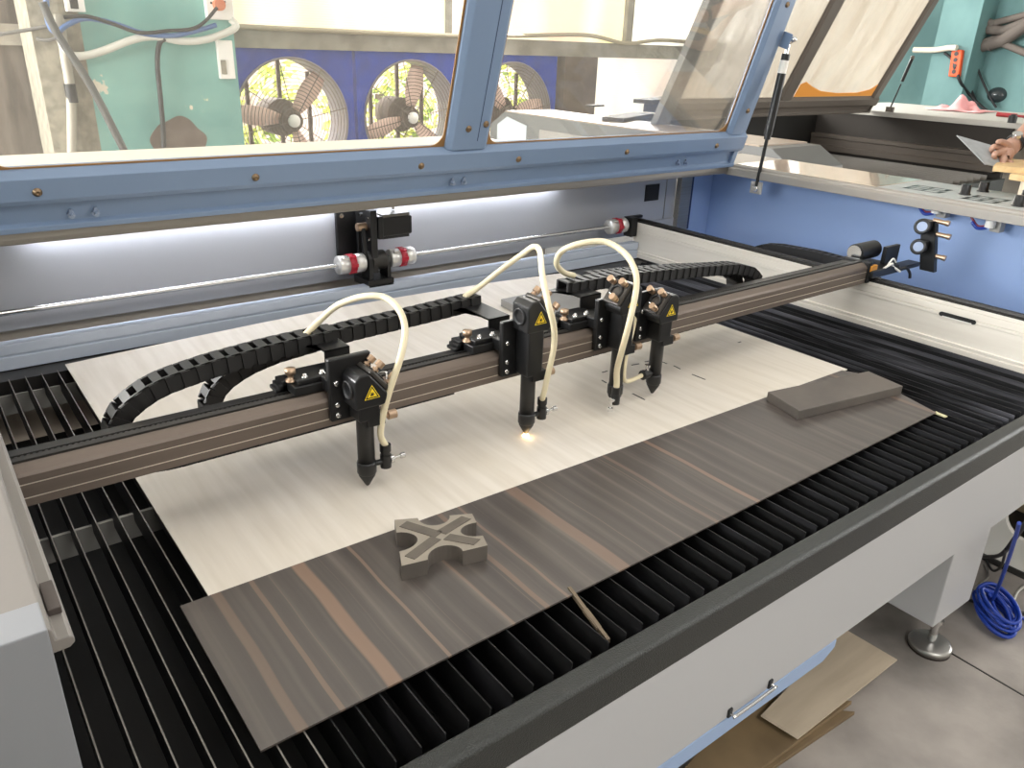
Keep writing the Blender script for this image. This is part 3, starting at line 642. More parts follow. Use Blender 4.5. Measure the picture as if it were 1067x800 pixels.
    if g == 1:
        fx = P(0.040, -0.006, w_fit)
        part(M().cyl(P(0.017, -0.004, w_fit), P(0.034, -0.006, w_fit), 0.006).cyl(fx - Z_ * 0.014, fx + Z_ * 0.014, 0.0115, n=16).cyl(fx + Z_ * 0.014, fx + Z_ * 0.036, 0.0095, n=16).cyl(fx + Z_ * 0.022, fx + Z_ * 0.037, 0.0115, n=16), 'air_fitting', black, t, bevel=0.001)
        part(M().cyl(fx + X_ * 0.010, fx + X_ * 0.017, 0.009, n=6).cyl(fx + X_ * 0.017, fx + X_ * 0.034, 0.003, n=8).cyl(fx + X_ * 0.034, fx + X_ * 0.044, 0.006, n=12), 'flow_valve', chrome, t)
        return t, fx + Z_ * 0.036
    if g == -1:   # fitting turned towards the front
        fx = P(-0.032, -0.034, w_fit - 0.002)
        part(M().cyl(P(-0.008, -0.012, w_fit), fx, 0.006).cyl(fx - Z_ * 0.012, fx + Z_ * 0.014, 0.0115, n=16).cyl(fx + Z_ * 0.014, fx + Z_ * 0.032, 0.0105, n=16), 'air_fitting', black, t, bevel=0.001)
        part(M().cyl(fx - X_ * 0.008, fx - X_ * 0.016, 0.008, n=6).cyl(fx - Z_ * 0.004 - X_ * 0.012, fx - Z_ * 0.022 - X_ * 0.014, 0.003, n=8).cyl(fx - Z_ * 0.02 - X_ * 0.014, fx - Z_ * 0.03 - X_ * 0.014, 0.006, n=12), 'flow_valve', chrome, t)
        return t, fx + Z_ * 0.032
    fx = P(-0.034, -0.004, w_fit + 0.01)
    part(M().cyl(P(-0.016, -0.003, w_fit + 0.008), fx, 0.007).cyl(fx + X_ * 0.006, fx - X_ * 0.018, 0.0115, n=16).cyl(fx - X_ * 0.010, fx - X_ * 0.016, 0.013, n=16), 'air_fitting', black, t, bevel=0.001)
    part(M().cyl(fx + Z_ * 0.010, fx + Z_ * 0.022, 0.005, n=8).cyl(fx + Z_ * 0.02, fx + Z_ * 0.026, 0.0075, n=12), 'flow_valve', chrome, t)
    return t, fx - X_ * 0.018
h1, f1 = laser_head(0.629, 'black laser head nearest the camera, its mirror block set low on the tube', bz=-0.075)
h2, f2 = laser_head(1.040, 'black laser head with a glowing spark at its nozzle tip')
h3, f3 = laser_head(1.325, 'black laser head, second from the far end, with a cream hose running down its front', -1, 0.004, -0.012, w_fit=0.045, fit_dir=-1)
h4, f4 = laser_head(1.466, 'black laser head at the far end of the four, with its air fitting turned sideways', -1, 0.0, -0.055, w_fit=0.062, fit_dir=0)

# carriages (clamped on the beam) and chain brackets belong to each head
def carriage(t, hx, bx0, bx1, btop, cy, spread=0.06):
    m = M()
    m.box(hx - 0.115, hx + 0.03, GY + 0.018, GY + 0.094, 0.212, 0.230)
    m.box(hx - 0.105, hx - 0.02, GY + 0.024, GY + 0.088, 0.230, 0.240)
    m.box(hx - 0.058, hx + 0.03, GY - 0.002, GY + 0.03, 0.214, 0.240)
    for k in range(3): m.box(hx - 0.125 - 0.006 * k, hx - 0.112, GY + 0.055, GY + 0.09, 0.210, 0.232 - 0.007 * k)
    part(m, 'carriage', black, t, bevel=0.002)
    part(M().lathe((hx - 0.108, GY + 0.05, 0.232), Z_, [(0.011, 0), (0.011, 0.004), (0.006, 0.005), (0.006, 0.014), (0.0105, 0.015), (0.0105, 0.026), (0, 0.027)], 14), 'lock_knob', brass, t)
    sc = M()
    for q in (0.086, 0.05): sc.lathe((hx - q, GY + 0.035, 0.240), Z_, [(0.007, 0), (0.007, 0.003), (0.004, 0.004), (0.004, 0.008), (0, 0.008)], 10)
    part(sc, 'carriage_screw', chrome, t)
    b = M()
    b.box(bx0, bx1, GY + 0.076, GY + 0.080, 0.228, btop)
    b.box(bx0 - 0.0, bx1, GY + 0.076, cy + 0.02, btop - 0.004, btop)
    b.prism([(bx0, GY + 0.076), (bx0, cy - 0.02), (bx0 - 0.05, cy + 0.02), (bx0, cy + 0.02)], X_, Y_, Z_ * 0.004, (0, 0, btop - 0.004))
    b.box(bx0, bx1, GY + 0.04, GY + 0.08, 0.228, 0.232)
    part(b, 'chain_bracket', black, t, bevel=0.001)
CA, CB = 1.445, 1.495
carriage(h1, 0.629, 0.605, 0.660, 0.268, CA)
carriage(h2, 1.040, 1.010, 1.070, 0.262, CB)
carriage(h3, 1.325, 1.292, 1.362, 0.270, CA)
carriage(h4, 1.466, 1.430, 1.490, 0.262, CB)

# ================================================================ DRAG CHAINS
def resample(pts, step):
    P = [Vector(p) for p in pts]; out = [P[0]]; carry = 0.0
    for a, b in zip(P, P[1:]):
        L = (b - a).length; s = step - carry
        while s <= L:
            out.append(a + (b - a) * (s / L)); s += step
        carry = L - (s - step)
    return out
def drag_chain(pts, y, w, hgt, label, group, link=0.0285, slope=0.0):
    P = resample([(x, y + slope * i, z) for i, (x, z) in enumerate(pts)], link)
    m = M(); ins = M()
    for a, b in zip(P, P[1:]):
        d = (b - a); L = d.length; d.normalize(); c = (a + b) / 2
        yv = Y_ if abs(d.y) < 0.5 else X_
        up = d.cross(yv).normalized()
        for s in (-1, 1):
            m.obox(c + yv * s * (w / 2 - 0.003), d * (L * 0.54), yv * 0.003, up * (hgt / 2))
            m.obox(c + d * L * 0.2 + yv * s * (w / 2 + 0.0005), d * (L * 0.30), yv * 0.0025, up * (hgt / 2 - 0.001))
        for s in (-1, 1):
            m.obox(c - d * L * 0.14 + up * s * (hgt / 2 - 0.001), d * (L * 0.30), yv * (w / 2), up * 0.0018)
    ch = m.build('drag_chain', chain_m)
    tag(ch, label, 'drag chain', group)
    return ch
def loop(x_end, z_top, x_turn, z_low, x_low, sgn, sag=0.0, n=9):
    """moving end at (x_end, z_top) -> along the top run -> U turn at x_turn -> lower run to x_low"""
    r = (z_top - z_low) / 2; pts = [(x_end, z_top), ((x_end + x_turn) / 2, z_top + sag)]
    cx = x_turn - sgn * r
    for k in range(n + 1):
        a = PI / 2 - PI * k / n
        pts.append((cx + sgn * r * math.cos(a), (z_top + z_low) / 2 + r * math.sin(a)))
    pts.append((x_low, z_low)); return pts
cgrp = 'drag chains behind the gantry'
chA = drag_chain([(0.655, 0.272), (0.52, 0.268), (0.40, 0.258), (0.32, 0.246), (0.275, 0.232), (0.235, 0.205), (0.216, 0.175), (0.213, 0.14), (0.23, 0.112), (0.26, 0.096), (0.30, 0.09), (0.95, 0.09)], CA, 0.046, 0.034, 'black drag chain ending beside the nearest laser head', cgrp)
chB = drag_chain([(1.06, 0.266), (0.90, 0.258), (0.72, 0.252), (0.54, 0.236), (0.48, 0.222), (0.425, 0.195), (0.405, 0.160), (0.405, 0.130), (0.425, 0.104), (0.46, 0.092), (0.52, 0.09), (1.05, 0.09)], CB + 0.004, 0.040, 0.034, 'black drag chain ending beside the laser head with the spark', cgrp)
chC = drag_chain([(1.29, 0.278), (1.45, 0.275), (1.62, 0.266), (1.80, 0.252), (1.98, 0.236), (2.06, 0.216), (2.10, 0.190), (2.105, 0.160), (2.09, 0.125), (2.06, 0.102), (2.0, 0.09), (1.3, 0.09)], CA, 0.046, 0.030, 'black drag chain curving down at its far end, in front of its twin', cgrp)
chD = drag_chain([(1.43, 0.268), (1.62, 0.256), (1.80, 0.240), (1.94, 0.225), (2.03, 0.206), (2.075, 0.18), (2.085, 0.15), (2.07, 0.12), (2.03, 0.1), (1.96, 0.09), (1.4, 0.09)], CB + 0.004, 0.040, 0.030, 'black drag chain running behind another on the far half of the gantry', cgrp)
ch_e = M()
e0 = [at_x(788, 264, 2.72), at_x(796, 259, 2.72), at_x(812, 260, 2.72), at_x(850, 267, 2.72), at_x(905, 282, 2.72)]
P = resample(e0, 0.0285)
m = M()
for a, b in zip(P, P[1:]):
    d = (b - a); L = d.length; d.normalize(); c = (a + b) / 2; up = X_.cross(d).normalized()
    if up.z < 0: up = -up
    for s in (-1, 1): m.obox(c + X_ * s * 0.022, d * L * 0.54, X_ * 0.003, up * 0.021)
    for s in (-1, 1): m.obox(c - d * L * 0.14 + up * s * 0.019, d * L * 0.36, X_ * 0.022, up * 0.002)
    m.obox(c, d * L * 0.45, X_ * 0.012, up * 0.012)
cur = M()
o = m.build('drag_chain', chain_m); tag(o, 'black drag chain lying against the blue inner wall beyond the side rail', 'drag chain', None)

# ================================================================ AIR HOSES
def hose(pts, label, r=0.0068):
    o = M().tube(pts, r, 12, 8).build('air_hose', hose_m); tag(o, label, 'hose', 'cream air hoses'); return o
ya = CA
hose([at_y(318, 349, ya), at_y(333, 334, ya), at_y(352, 318, ya - 0.03), at_y(378, 309, ya - 0.08), at_y(401, 310, 1.33), at_y(416, 323, 1.29), at_y(422, 343, 1.265), at_y(418, 370, 1.24), at_y(408, 400, 1.235), at_y(400, 428, 1.24), at_y(396.5, 452, 1.25), f1], 'cream air hose arching over to the nearest laser head')
hose([at_y(484, 309, CB), at_y(498, 300, CB), at_y(522, 281, CB - 0.03), at_y(544, 265, CB - 0.06), at_y(556, 257, CB - 0.09), at_y(562.5, 262, CB - 0.12), at_y(565, 285, 1.26), at_y(571, 315, 1.205), at_y(577, 340, 1.20), at_y(577, 362, 1.21), at_y(571, 390, 1.225), at_y(566, 412, 1.24), f2], 'cream air hose in a sharp peak above the sparking laser head')
hose([at_y(598, 287, ya), at_y(588, 284, ya), at_y(580, 275, ya - 0.01), at_y(585, 262, ya - 0.03), at_y(604, 254, ya - 0.07), at_y(630, 252, 1.34), at_y(650, 263, 1.29), at_y(661, 280, 1.25), at_y(663, 300, 1.225), at_y(656, 335, 1.20), at_y(648, 365, 1.205), at_y(643, 385, 1.222), f3 + Z_ * 0.012, f3], 'cream air hose looping over to the laser head second from the far end', 0.0075)
hose([at_y(662, 316, 1.33), at_y(661, 335, 1.29), at_y(657, 352, 1.262), at_y(652, 372, 1.25), at_y(650, 392, 1.25), at_y(654, 397, 1.255), f4], 'short cream air hose end entering the side fitting of the far laser head', 0.0058)
# spark where the beam meets the plywood
sp = M().ball((1.040, HY, 0.006), 0.006, 12, (1, 1, 1.0)); sp.ball((1.040, HY, 0.002), 0.010, 12, (1, 1, 0.25))
o = sp.build('spark', emit('spark_glow', (255, 206, 130), 14.0)); tag(o, 'small glowing orange spark on the plywood under a nozzle', 'spark')

# ================================================================ SHEETS ON THE BED
def sheet(name, poly, t, m, label, cat, warp=None, nx=30, ny=20):
    (x0, y0), (x1, y1) = poly
    vs, fs = [], []
    for k in (0, 1):
        for j in range(ny + 1):
            for i in range(nx + 1):
                x = x0 + (x1 - x0) * i / nx; y = y0 + (y1 - y0) * j / ny
                z = (warp(x, y) if warp else 0.0)
                vs.append((x, y, z + (t if k else 0.0)))
    n = (nx + 1) * (ny + 1)
    for j in range(ny):
        for i in range(nx):
            a = j * (nx + 1) + i; b = a + 1; c = b + nx + 1; d = a + nx + 1
            fs += [(a, d, c, b), (n + a, n + b, n + c, n + d)]
    for i in range(nx):
        a = i; fs.append((a, a + 1, n + a + 1, n + a)); a = ny * (nx + 1) + i; fs.append((a + 1, a, n + a, n + a + 1))
    for j in range(ny):
        a = j * (nx + 1); fs.append((a + nx + 1, a, n + a, n + a + nx + 1)); a += nx; fs.append((a, a + nx + 1, n + a + nx + 1, n + a))
    o = M().add(vs, fs).build(name, m); tag(o, label, cat); return o
def ply_warp(x, y):
    q = max(0.0, min(1.0, (y - 2.06) / 0.24)); s = max(0.0, math.sin(PI * min(1, max(0, (x - 0.257) / 1.9))))
    return 0.026 * q * q * s
pw = sheet('plywood_sheet', ((0.257, 1.072), (2.09, 2.293)), 0.003, ply, 'wide pale plywood sheet under the gantry, scored with short black cuts', 'plywood', ply_warp, 40, 30)
pw.location.z = -0.0; 
for (a, b) in (((627.5, 388), (633, 386.5)), ((627, 396), (632, 399)), ((658, 380.5), (666, 379)), ((672, 377), (677, 376)), ((659, 410), (672, 416.5)), ((690, 377), (695, 379)), ((702, 381), (709, 384.5)), ((721, 390), (735, 395.5)), ((769, 357), (772, 356)), ((678, 345), (686, 343))):
    A, B = at_z(*a, 0.003), at_z(*b, 0.003); d = (B - A) / 2; w = d.cross(Z_).normalized() * 0.0022
    M().obox((A + B) / 2 + Z_ * 0.0002, d, w, Z_ * 0.0003).build('burnt_cut', black_m, pw)
bands = [(0.408, 0.012, 0.65, (148, 120, 100)), (0.864, 0.014, 0.55, (138, 114, 98)), (0.50, 0.003, 0.5, (150, 126, 108)), (0.62, 0.003, 0.4, (150, 126, 108)), (0.69, 0.005, 0.45, (144, 118, 100)), (0.735, 0.003, 0.45, (150, 124, 106)), (0.325, 0.004, 0.45, (144, 120, 102)), (0.268, 0.008, 0.4, (138, 114, 96)), (1.25, 0.006, 0.5, (156, 128, 108)), (1.12, 0.005, 0.35, (150, 126, 110)), (2.0, 0.008, 0.4, (150, 124, 108))]
bx0, by0 = (0.210 + 2.045) / 2, (0.757 + 1.098) / 2
def fix(b): return [(x - bx0, w, a, c) for x, w, a, c in b]
db = M().add([(0.2115, 1.099, 0.0032), (0.2110, 0.757, 0.0032), (2.003, 0.770, 0.0032), (2.088, 1.018, 0.0032), (2.060, 1.072, 0.0032),
              (0.2115, 1.099, 0.0064), (0.2110, 0.757, 0.0064), (2.003, 0.770, 0.0064), (2.088, 1.018, 0.0064), (2.060, 1.072, 0.0064)],
             [(0, 4, 3, 2, 1), (5, 6, 7, 8, 9), (0, 1, 6, 5), (1, 2, 7, 6), (2, 3, 8, 7), (3, 4, 9, 8), (4, 0, 5, 9)])
o = db.build('veneer_board', veneer(fix(bands)), loc=(bx0, by0, 0.0)); tag(o, 'dark striped wood veneer board along the front edge of the bed', 'board')

# grey block lying on the far end of the veneer board
def slab(corners, z0, t, name, m, label, cat, bev=0.0015):
    n = len(corners)
    mm = M().prism([(c[0], c[1]) for c in corners], X_, Y_, Z_ * t, (0, 0, z0))
    o = mm.build(name, m, None, bev); tag(o, label, cat); return o
zt = 0.032
cs = [at_z(800, 408, zt), at_z(833, 428, zt), at_z(941, 402, zt), at_z(905, 386.5, zt)]
slab(cs, 0.0066, zt - 0.0066, 'grey_block', foam_m, 'flat grey rectangular block lying on the veneer board', 'block')
zt = 0.030
cs = [at_z(522, 311.5, zt), at_z(560, 330, zt), at_z(624, 317, zt), at_z(584, 299, zt)]
slab(cs, 0.0045, zt - 0.0045, 'grey_plate', mat('plate_alloy', (150, 148, 144), 0.5, var=(130, 128, 124), vscale=(14, 14, 14), vamt=0.5), 'grey rectangular plate on the plywood behind the gantry', 'plate')

# cross shaped fixture: square with a round bite out of each side and four pads
zx = 0.037
q = [at_z(411, 541.5, zx), at_z(492, 535, zx), at_z(508, 568, zx), at_z(418.5, 589.5, zx)]
def quad(u, v): return q[0] * (1 - u) * (1 - v) + q[1] * u * (1 - v) + q[2] * u * v + q[3] * (1 - u) * v
poly = []
rb = 0.205
sides = [((0, 0), (1, 0), (0.5, 0)), ((1, 0), (1, 1), (1, 0.5)), ((1, 1), (0, 1), (0.5, 1)), ((0, 1), (0, 0), (0, 0.5))]
for (a, b, c) in sides:
    poly.append(a)
    da = (b[0] - a[0], b[1] - a[1])
    inward = (0.5 - c[0], 0.5 - c[1]); il = math.hypot(*inward); inward = (inward[0] / il, inward[1] / il)
    for k in range(13):
        g = PI * k / 12
        poly.append((c[0] - da[0] * rb * math.cos(g) + inward[0] * 0.235 * math.sin(g), c[1] - da[1] * rb * math.cos(g) + inward[1] * 0.235 * math.sin(g)))
pts = [quad(u, v) for u, v in poly]
xf = thing('cross_fixture', 'grey cross shaped block with rounded bites, standing on the veneer board', 'fixture', ((q[0] + q[2]).x / 2, (q[0] + q[2]).y / 2, 0.0064))
mm = M().prism([(p.x, p.y) for p in pts], X_, Y_, Z_ * (zx - 0.0066), (0, 0, 0.0066))
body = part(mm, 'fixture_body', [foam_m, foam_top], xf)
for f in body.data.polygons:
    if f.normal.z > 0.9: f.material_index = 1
def pad(c0, c1, w):
    c0, c1 = Vector((*c0, 0)), Vector((*c1, 0)); d = (c1 - c0).normalized(); p = Vector((-d.y, d.x, 0)) * w
    k = [quad(*(v.xy)) for v in (c0 - p, c1 - p, c1 + p, c0 + p)]
    return M().prism([(v.x, v.y) for v in k], X_, Y_, Z_ * 0.0012, (0, 0, zx))
for a, b in (((0.10, 0.12), (0.49, 0.49)), ((0.90, 0.12), (0.53, 0.45)), ((0.10, 0.88), (0.45, 0.56)), ((0.90, 0.86), (0.58, 0.57))):
    part(pad(a, b, 0.075), 'inset_pad', foam_in, xf)

# splinter and small chip among the slats
a, b = at_z(593, 613, 0.006), at_z(634, 668, -0.01)
d = (b - a) / 2
o = M().obox((a + b) / 2, d, d.cross(Z_).normalized() * 0.003, Vector((0, 0, 0.004))).obox(a * 0.4 + b * 0.6, d * 0.35, d.cross(Z_).normalized() * 0.0045, Vector((0, 0, 0.003))).build('wood_splinter', mat('splinter_wood', (112, 98, 80), 0.7)); tag(o, 'thin wood splinter leaning across the slats by the veneer board', 'splinter')
a, b = at_z(974, 429.5, 0.003), at_z(986, 434.5, 0.003); d = (b - a) / 2
o = M().obox((a + b) / 2, d, d.cross(Z_).normalized() * 0.006, Z_ * 0.002).build('wood_chip', mat('chip_wood', (206, 200, 160), 0.6), None, 0.001); tag(o, 'small pale wood chip at the far corner of the veneer board', 'wood chip')

# ================================================================ SECOND MACHINE, FURTHER BACK
def DP(px, py, d): return Vector((0, 0, CH)) + ray(px, py) * d
c2 = thing('laser_cutter', 'older grey laser cutting machine behind, with film covered lid panes and a dark empty bed', 'laser cutter', (5.4, 3.2, -FZ))
lid2, O2, D2, N2 = make_lid(c2, 4.10, 6.76, 3.79, 0.382, math.radians(114), taupe_m, film_pane, 0.886, False, taupe_m, 1.25)
# dusty grey casing on the post by the side table
M().obox(O2 + X_ * 4.155 + D2 * 0.62 + N2 * 0.012, X_ * 0.066, D2 * 0.66, N2 * 0.026).build('post_casing', grey_m2, lid2, 0.004)
# orange backing paper left in the pane corner
a, b = O2 + X_ * 5.535 + D2 * 0.186, O2 + X_ * 6.66 + D2 * 0.186
pp = [(0, 0), (1.10, 0), (1.10, 0.10), (1.02, 0.055), (0.85, 0.03), (0.55, 0.028), (0.32, 0.045), (0.16, 0.085), (0.06, 0.12), (0, 0.10)]
M().prism(pp, X_, D2, N2 * 0.0015, a + N2 * 0.004).build('backing_paper', ltan_m, lid2)
# bed, walls and ledges
part(M().box(4.2, 6.8, 2.62, 4.3, -0.02, 0.0), 'bed_floor', tray_m, c2)
part(M().box(6.80, 6.84, 2.62, 4.3, 0.0, 0.40), 'inner_wall', mat('shade_brown', (38, 33, 28), 0.8), c2)  # shade of the interior put into the wall colour
part(M().box(4.2, 6.8, 4.28, 4.32, 0.0, 0.38), 'back_panel', tray_m, c2)
part(M().prism([(6.72, 0.20), (6.72, 0.17), (6.728, 0.165), (6.728, 0.11), (6.72, 0.105), (6.72, 0.06), (6.80, 0.06), (6.80, 0.20)], X_, Z_, Y_ * 1.6, (0, 2.66, 0)), 'side_rail', mat('shaded_rail', (70, 62, 54), 0.6, 0.2), c2)  # rail colour darkened to match the shaded interior
part(M().box(4.2, 6.8, 2.58, 2.62, -0.3, 0.02), 'rim_bar', rim_m, c2, bevel=0.003)
part(M().box(4.2, 6.9, 2.59, 2.63, -0.45, -0.30), 'skirt_panel', grey_paint, c2)
for k in range(22):
    part(M().box(4.3 + k * 0.11, 4.303 + k * 0.11, 2.64, 4.25, 0.0, 0.05), 'slat', slat_mat, c2)
lb = part(M().prism([(2.44, 0.25), (2.44, 0.288), (2.60, 0.378), (4.98, 0.378), (5.16, 0.27), (5.16, -FZ), (2.50, -FZ), (2.50, 0.25)], Y_, Z_, X_ * 0.46, (3.755, 0, 0)), 'side_table', mat('table_grey', (94, 94, 92), 0.5), c2, bevel=0.004)
part(M().box(3.757, 4.205, 2.68, 4.97, 0.378, 0.386), 'table_top', mat('table_top_beige', (150, 134, 116), 0.4, var=(136, 116, 98), vscale=(4, 4, 4), vamt=0.6), lb)
part(M().prism([(4.70, 0.30), (4.94, 0.345), (5.06, 0.28), (5.06, 0.12), (4.70, 0.12)], Y_, Z_, X_ * 0.006, (3.750, 0, 0)), 'end_cover', mat('cover_white', (172, 178, 180), 0.5), lb)
part(M().box(3.748, 3.756, 3.2, 4.55, 0.10, 0.29), 'side_door', mat('door_white', (136, 132, 126), 0.5), lb, bevel=0.003)
rl = part(M().prism([(6.79, 0.385), (6.79, 0.425), (6.80, 0.43), (8.25, 0.43), (8.25, -FZ), (8.20, -FZ), (8.20, 0.385)], X_, Z_, Y_ * 2.4, (0, 2.0, 0)), 'control_ledge', mat('ledge_grey', (170, 166, 158), 0.5), c2, bevel=0.003)
s_a, s_b = at_x(951, 60, 6.77), at_x(927, 114, 6.77)
g2 = part(M().cyl(s_a, s_a * 0.55 + s_b * 0.45, 0.013).cyl(s_a * 0.5 + s_b * 0.5, s_b, 0.006), 'gas_strut', black, c2)
part(M().ball(s_a, 0.016).ball(s_b, 0.014), 'ball_joint', taupe_m, g2)
part(M().box(6.76, 6.79, s_b.y - 0.03, s_b.y + 0.03, s_b.z - 0.02, s_b.z + 0.02), 'strut_foot', taupe_m, g2)
# offcuts on the side table of that machine
def plank(c, l, w, t, ang, name, m, label, cat, group=None, tilt=0.0):
    a = Vector((math.cos(ang), math.sin(ang), tilt)) * l / 2; b = Vector((-math.sin(ang), math.cos(ang), 0)) * w / 2
    o = M().obox(c, a, b, Z_ * t / 2).build(name, m, None, 0.002); tag(o, label, cat, group); return o
dk = mat('dark_offcut', (56, 50, 46), 0.75, var=(42, 38, 35), vscale=(10, 10, 10), vamt=0.7)
p = at_z(655, 124, 0.386); plank(p + Z_ * 0.014, 0.62, 0.16, 0.026, 0.42, 'dark_offcut', dk, 'long dark offcut lying flat on the beige side table', 'offcut')
p = at_z(679, 116, 0.386); plank(Vector((p.x + 0.12, p.y, 0.386 + 0.03)), 0.42, 0.2, 0.06, 0.5, 'dark_offcut', dk, 'thick dark block on the beige side table under another offcut', 'offcut')
plank(Vector((p.x + 0.06, p.y, 0.386 + 0.085)), 0.60, 0.16, 0.03, 0.35, 'dark_offcut', dk, 'dark splintered offcut on top of the thick dark block', 'offcut')
p = at_z(620, 111, 0.386); plank(p + Z_ * 0.008, 0.16, 0.08, 0.014, 0.2, 'dark_offcut', dk, 'small dark scrap alone on the beige side table by the window', 'offcut')
# cloth and small things on the far ledge
cl = M(); nx, ny = 26, 18; c0 = at_z(1008, 116.0, 0.432)
random.seed(3)
ph = [random.uniform(0, 6) for _ in range(8)]
for j in range(ny + 1):
    for i in range(nx + 1):
        u, v = i / nx * 2 - 1, j / ny * 2 - 1
        r = min(1, math.hypot(u, v) ** 1.5)
        z = 0.10 * (1 - r) * (0.75 + 0.35 * math.sin(6 * u + ph[0])) + 0.025 * math.sin(9 * u + 4 * v + ph[1]) * (1 - r * r) + 0.016 * math.sin(13 * v - 6 * u + ph[2]) * (1 - 0.6 * r)
        cl.v.append(Vector((c0.x + 0.2 * v * (1 + 0.1 * math.sin(4 * u + ph[3])), c0.y + 0.05 - 0.21 * u * (1 + 0.12 * math.sin(3 * v + ph[4])), 0.431 + max(0.004, z))))
for j in range(ny):
    for i in range(nx):
        a = j * (nx + 1) + i; cl.f.append([a, a + 1, a + nx + 2, a + nx + 1]); cl.sm.append(True)
o = cl.build('pink_cloth', pink_m); md = o.modifiers.new('Solidify', 'SOLIDIFY'); md.thickness = 0.006; md.offset = 1
tag(o, 'crumpled pink cloth lying on the ledge below the teal wall', 'cloth')
p = at_z(1045, 122, 0.431)
o = M().cyl(p + Vector((0, 0.05, 0.018)), p + Vector((0, -0.10, 0.018)), 0.017).cyl(p + Vector((0, -0.10, 0.018)), p + Vector((0.02, -0.20, 0.014)), 0.010).build('red_screwdriver', mat('tool_red', (150, 40, 44), 0.4), None, 0.002); tag(o, 'small red handled tool on the ledge beside the pink cloth', 'tool')
p = at_z(1054, 128, 0.431)
o = M().cyl(p, p + Z_ * 0.05, 0.03).cyl(p + Z_ * 0.05, p + Z_ * 0.06, 0.02).build('black_jar', black_m, None, 0.003); tag(o, 'small black jar on the ledge in front of the red tool', 'jar')
p = at_z(1042, 109, 0.431)
hl_ = M().ball(p + Vector((0.12, 0.1, 0.09)), 0.10, 20, (1, 1, 0.8))
o = hl_.build('dark_bowl', mat('smoked_glass', (52, 58, 60), 0.15)); tag(o, 'dark rounded glossy bowl on the ledge against the teal wall', 'bowl')
# pale wooden pieces on the near ledge
wb = at_z(1050, 203, 0.382)
w1 = thing('plywood_box', 'pale plywood box with a loose lid, standing on the ledge by the switches', 'box', (3.42, 1.16, 0.382))
part(M().box(3.335, 3.60, 0.94, 1.21, 0.382, 0.44), 'box_body', mat('box_wood', (226, 212, 190), 0.6), w1, bevel=0.002)
part(M().obox((3.45, 1.08, 0.452), (0.17, 0.02, 0), (-0.02, 0.165, 0.004), (0, 0, 0.011)), 'box_lid', offcut_m, w1, bevel=0.002)
o = M().obox((3.50, 1.20, 0.474), (0.15, 0.05, 0), (-0.06, 0.15, 0), (0, 0, 0.011)).build('wood_plank', offcut_m, None, 0.002); tag(o, 'short pale wooden plank on top of the plywood box', 'plank')

# ================================================================ PERSON (only the arm reaches into the picture)
def skin_mesh(name, chains, m, parent=None, loc=None, sub=2):
    """chains: list of ([(point, radius)...], parent_key or None); points named by index tuples"""
    verts, edges, rad = [], [], []
    idx = {}
    for ci, (start, pts) in enumerate(chains):
        prev = idx.get(start) if start is not None else None
        for k, (p, r) in enumerate(pts):
            verts.append(Vector(p)); rad.append(r); i = len(verts) - 1; idx[(ci, k)] = i
            if prev is not None: edges.append((prev, i))
            prev = i
    here = Vector(loc) if loc is not None else verts[0]
    me = bpy.data.meshes.new(name); me.from_pydata([tuple(v - here) for v in verts], edges, []); me.materials.append(m)
    ob = bpy.data.objects.new(name, me); C.objects.link(ob); ob.location = here - org(parent)
    if parent is not None: ob.parent = parent
    ORG[ob.name] = here
    sk = ob.modifiers.new('Skin', 'SKIN'); sk.use_smooth_shade = True
    lay = me.skin_vertices[0] if me.skin_vertices else None
    if lay is None:
        bpy.context.view_layer.objects.active = ob
    for i, r in enumerate(rad):
        me.skin_vertices[0].data[i].radius = (r, r)
        me.skin_vertices[0].data[i].use_root = (i == 0)
    sb_ = ob.modifiers.new('Subdivision', 'SUBSURF'); sb_.levels = sub; sb_.render_levels = sub
    return ob
def px_mm(px, py, d, r): return (DP(px, py, d), r)
HD = 3.10
def SB(v): return Vector((3.92 + v[0], 1.04 + v[1], v[2]))     # the person stands beside the machine, outside the picture
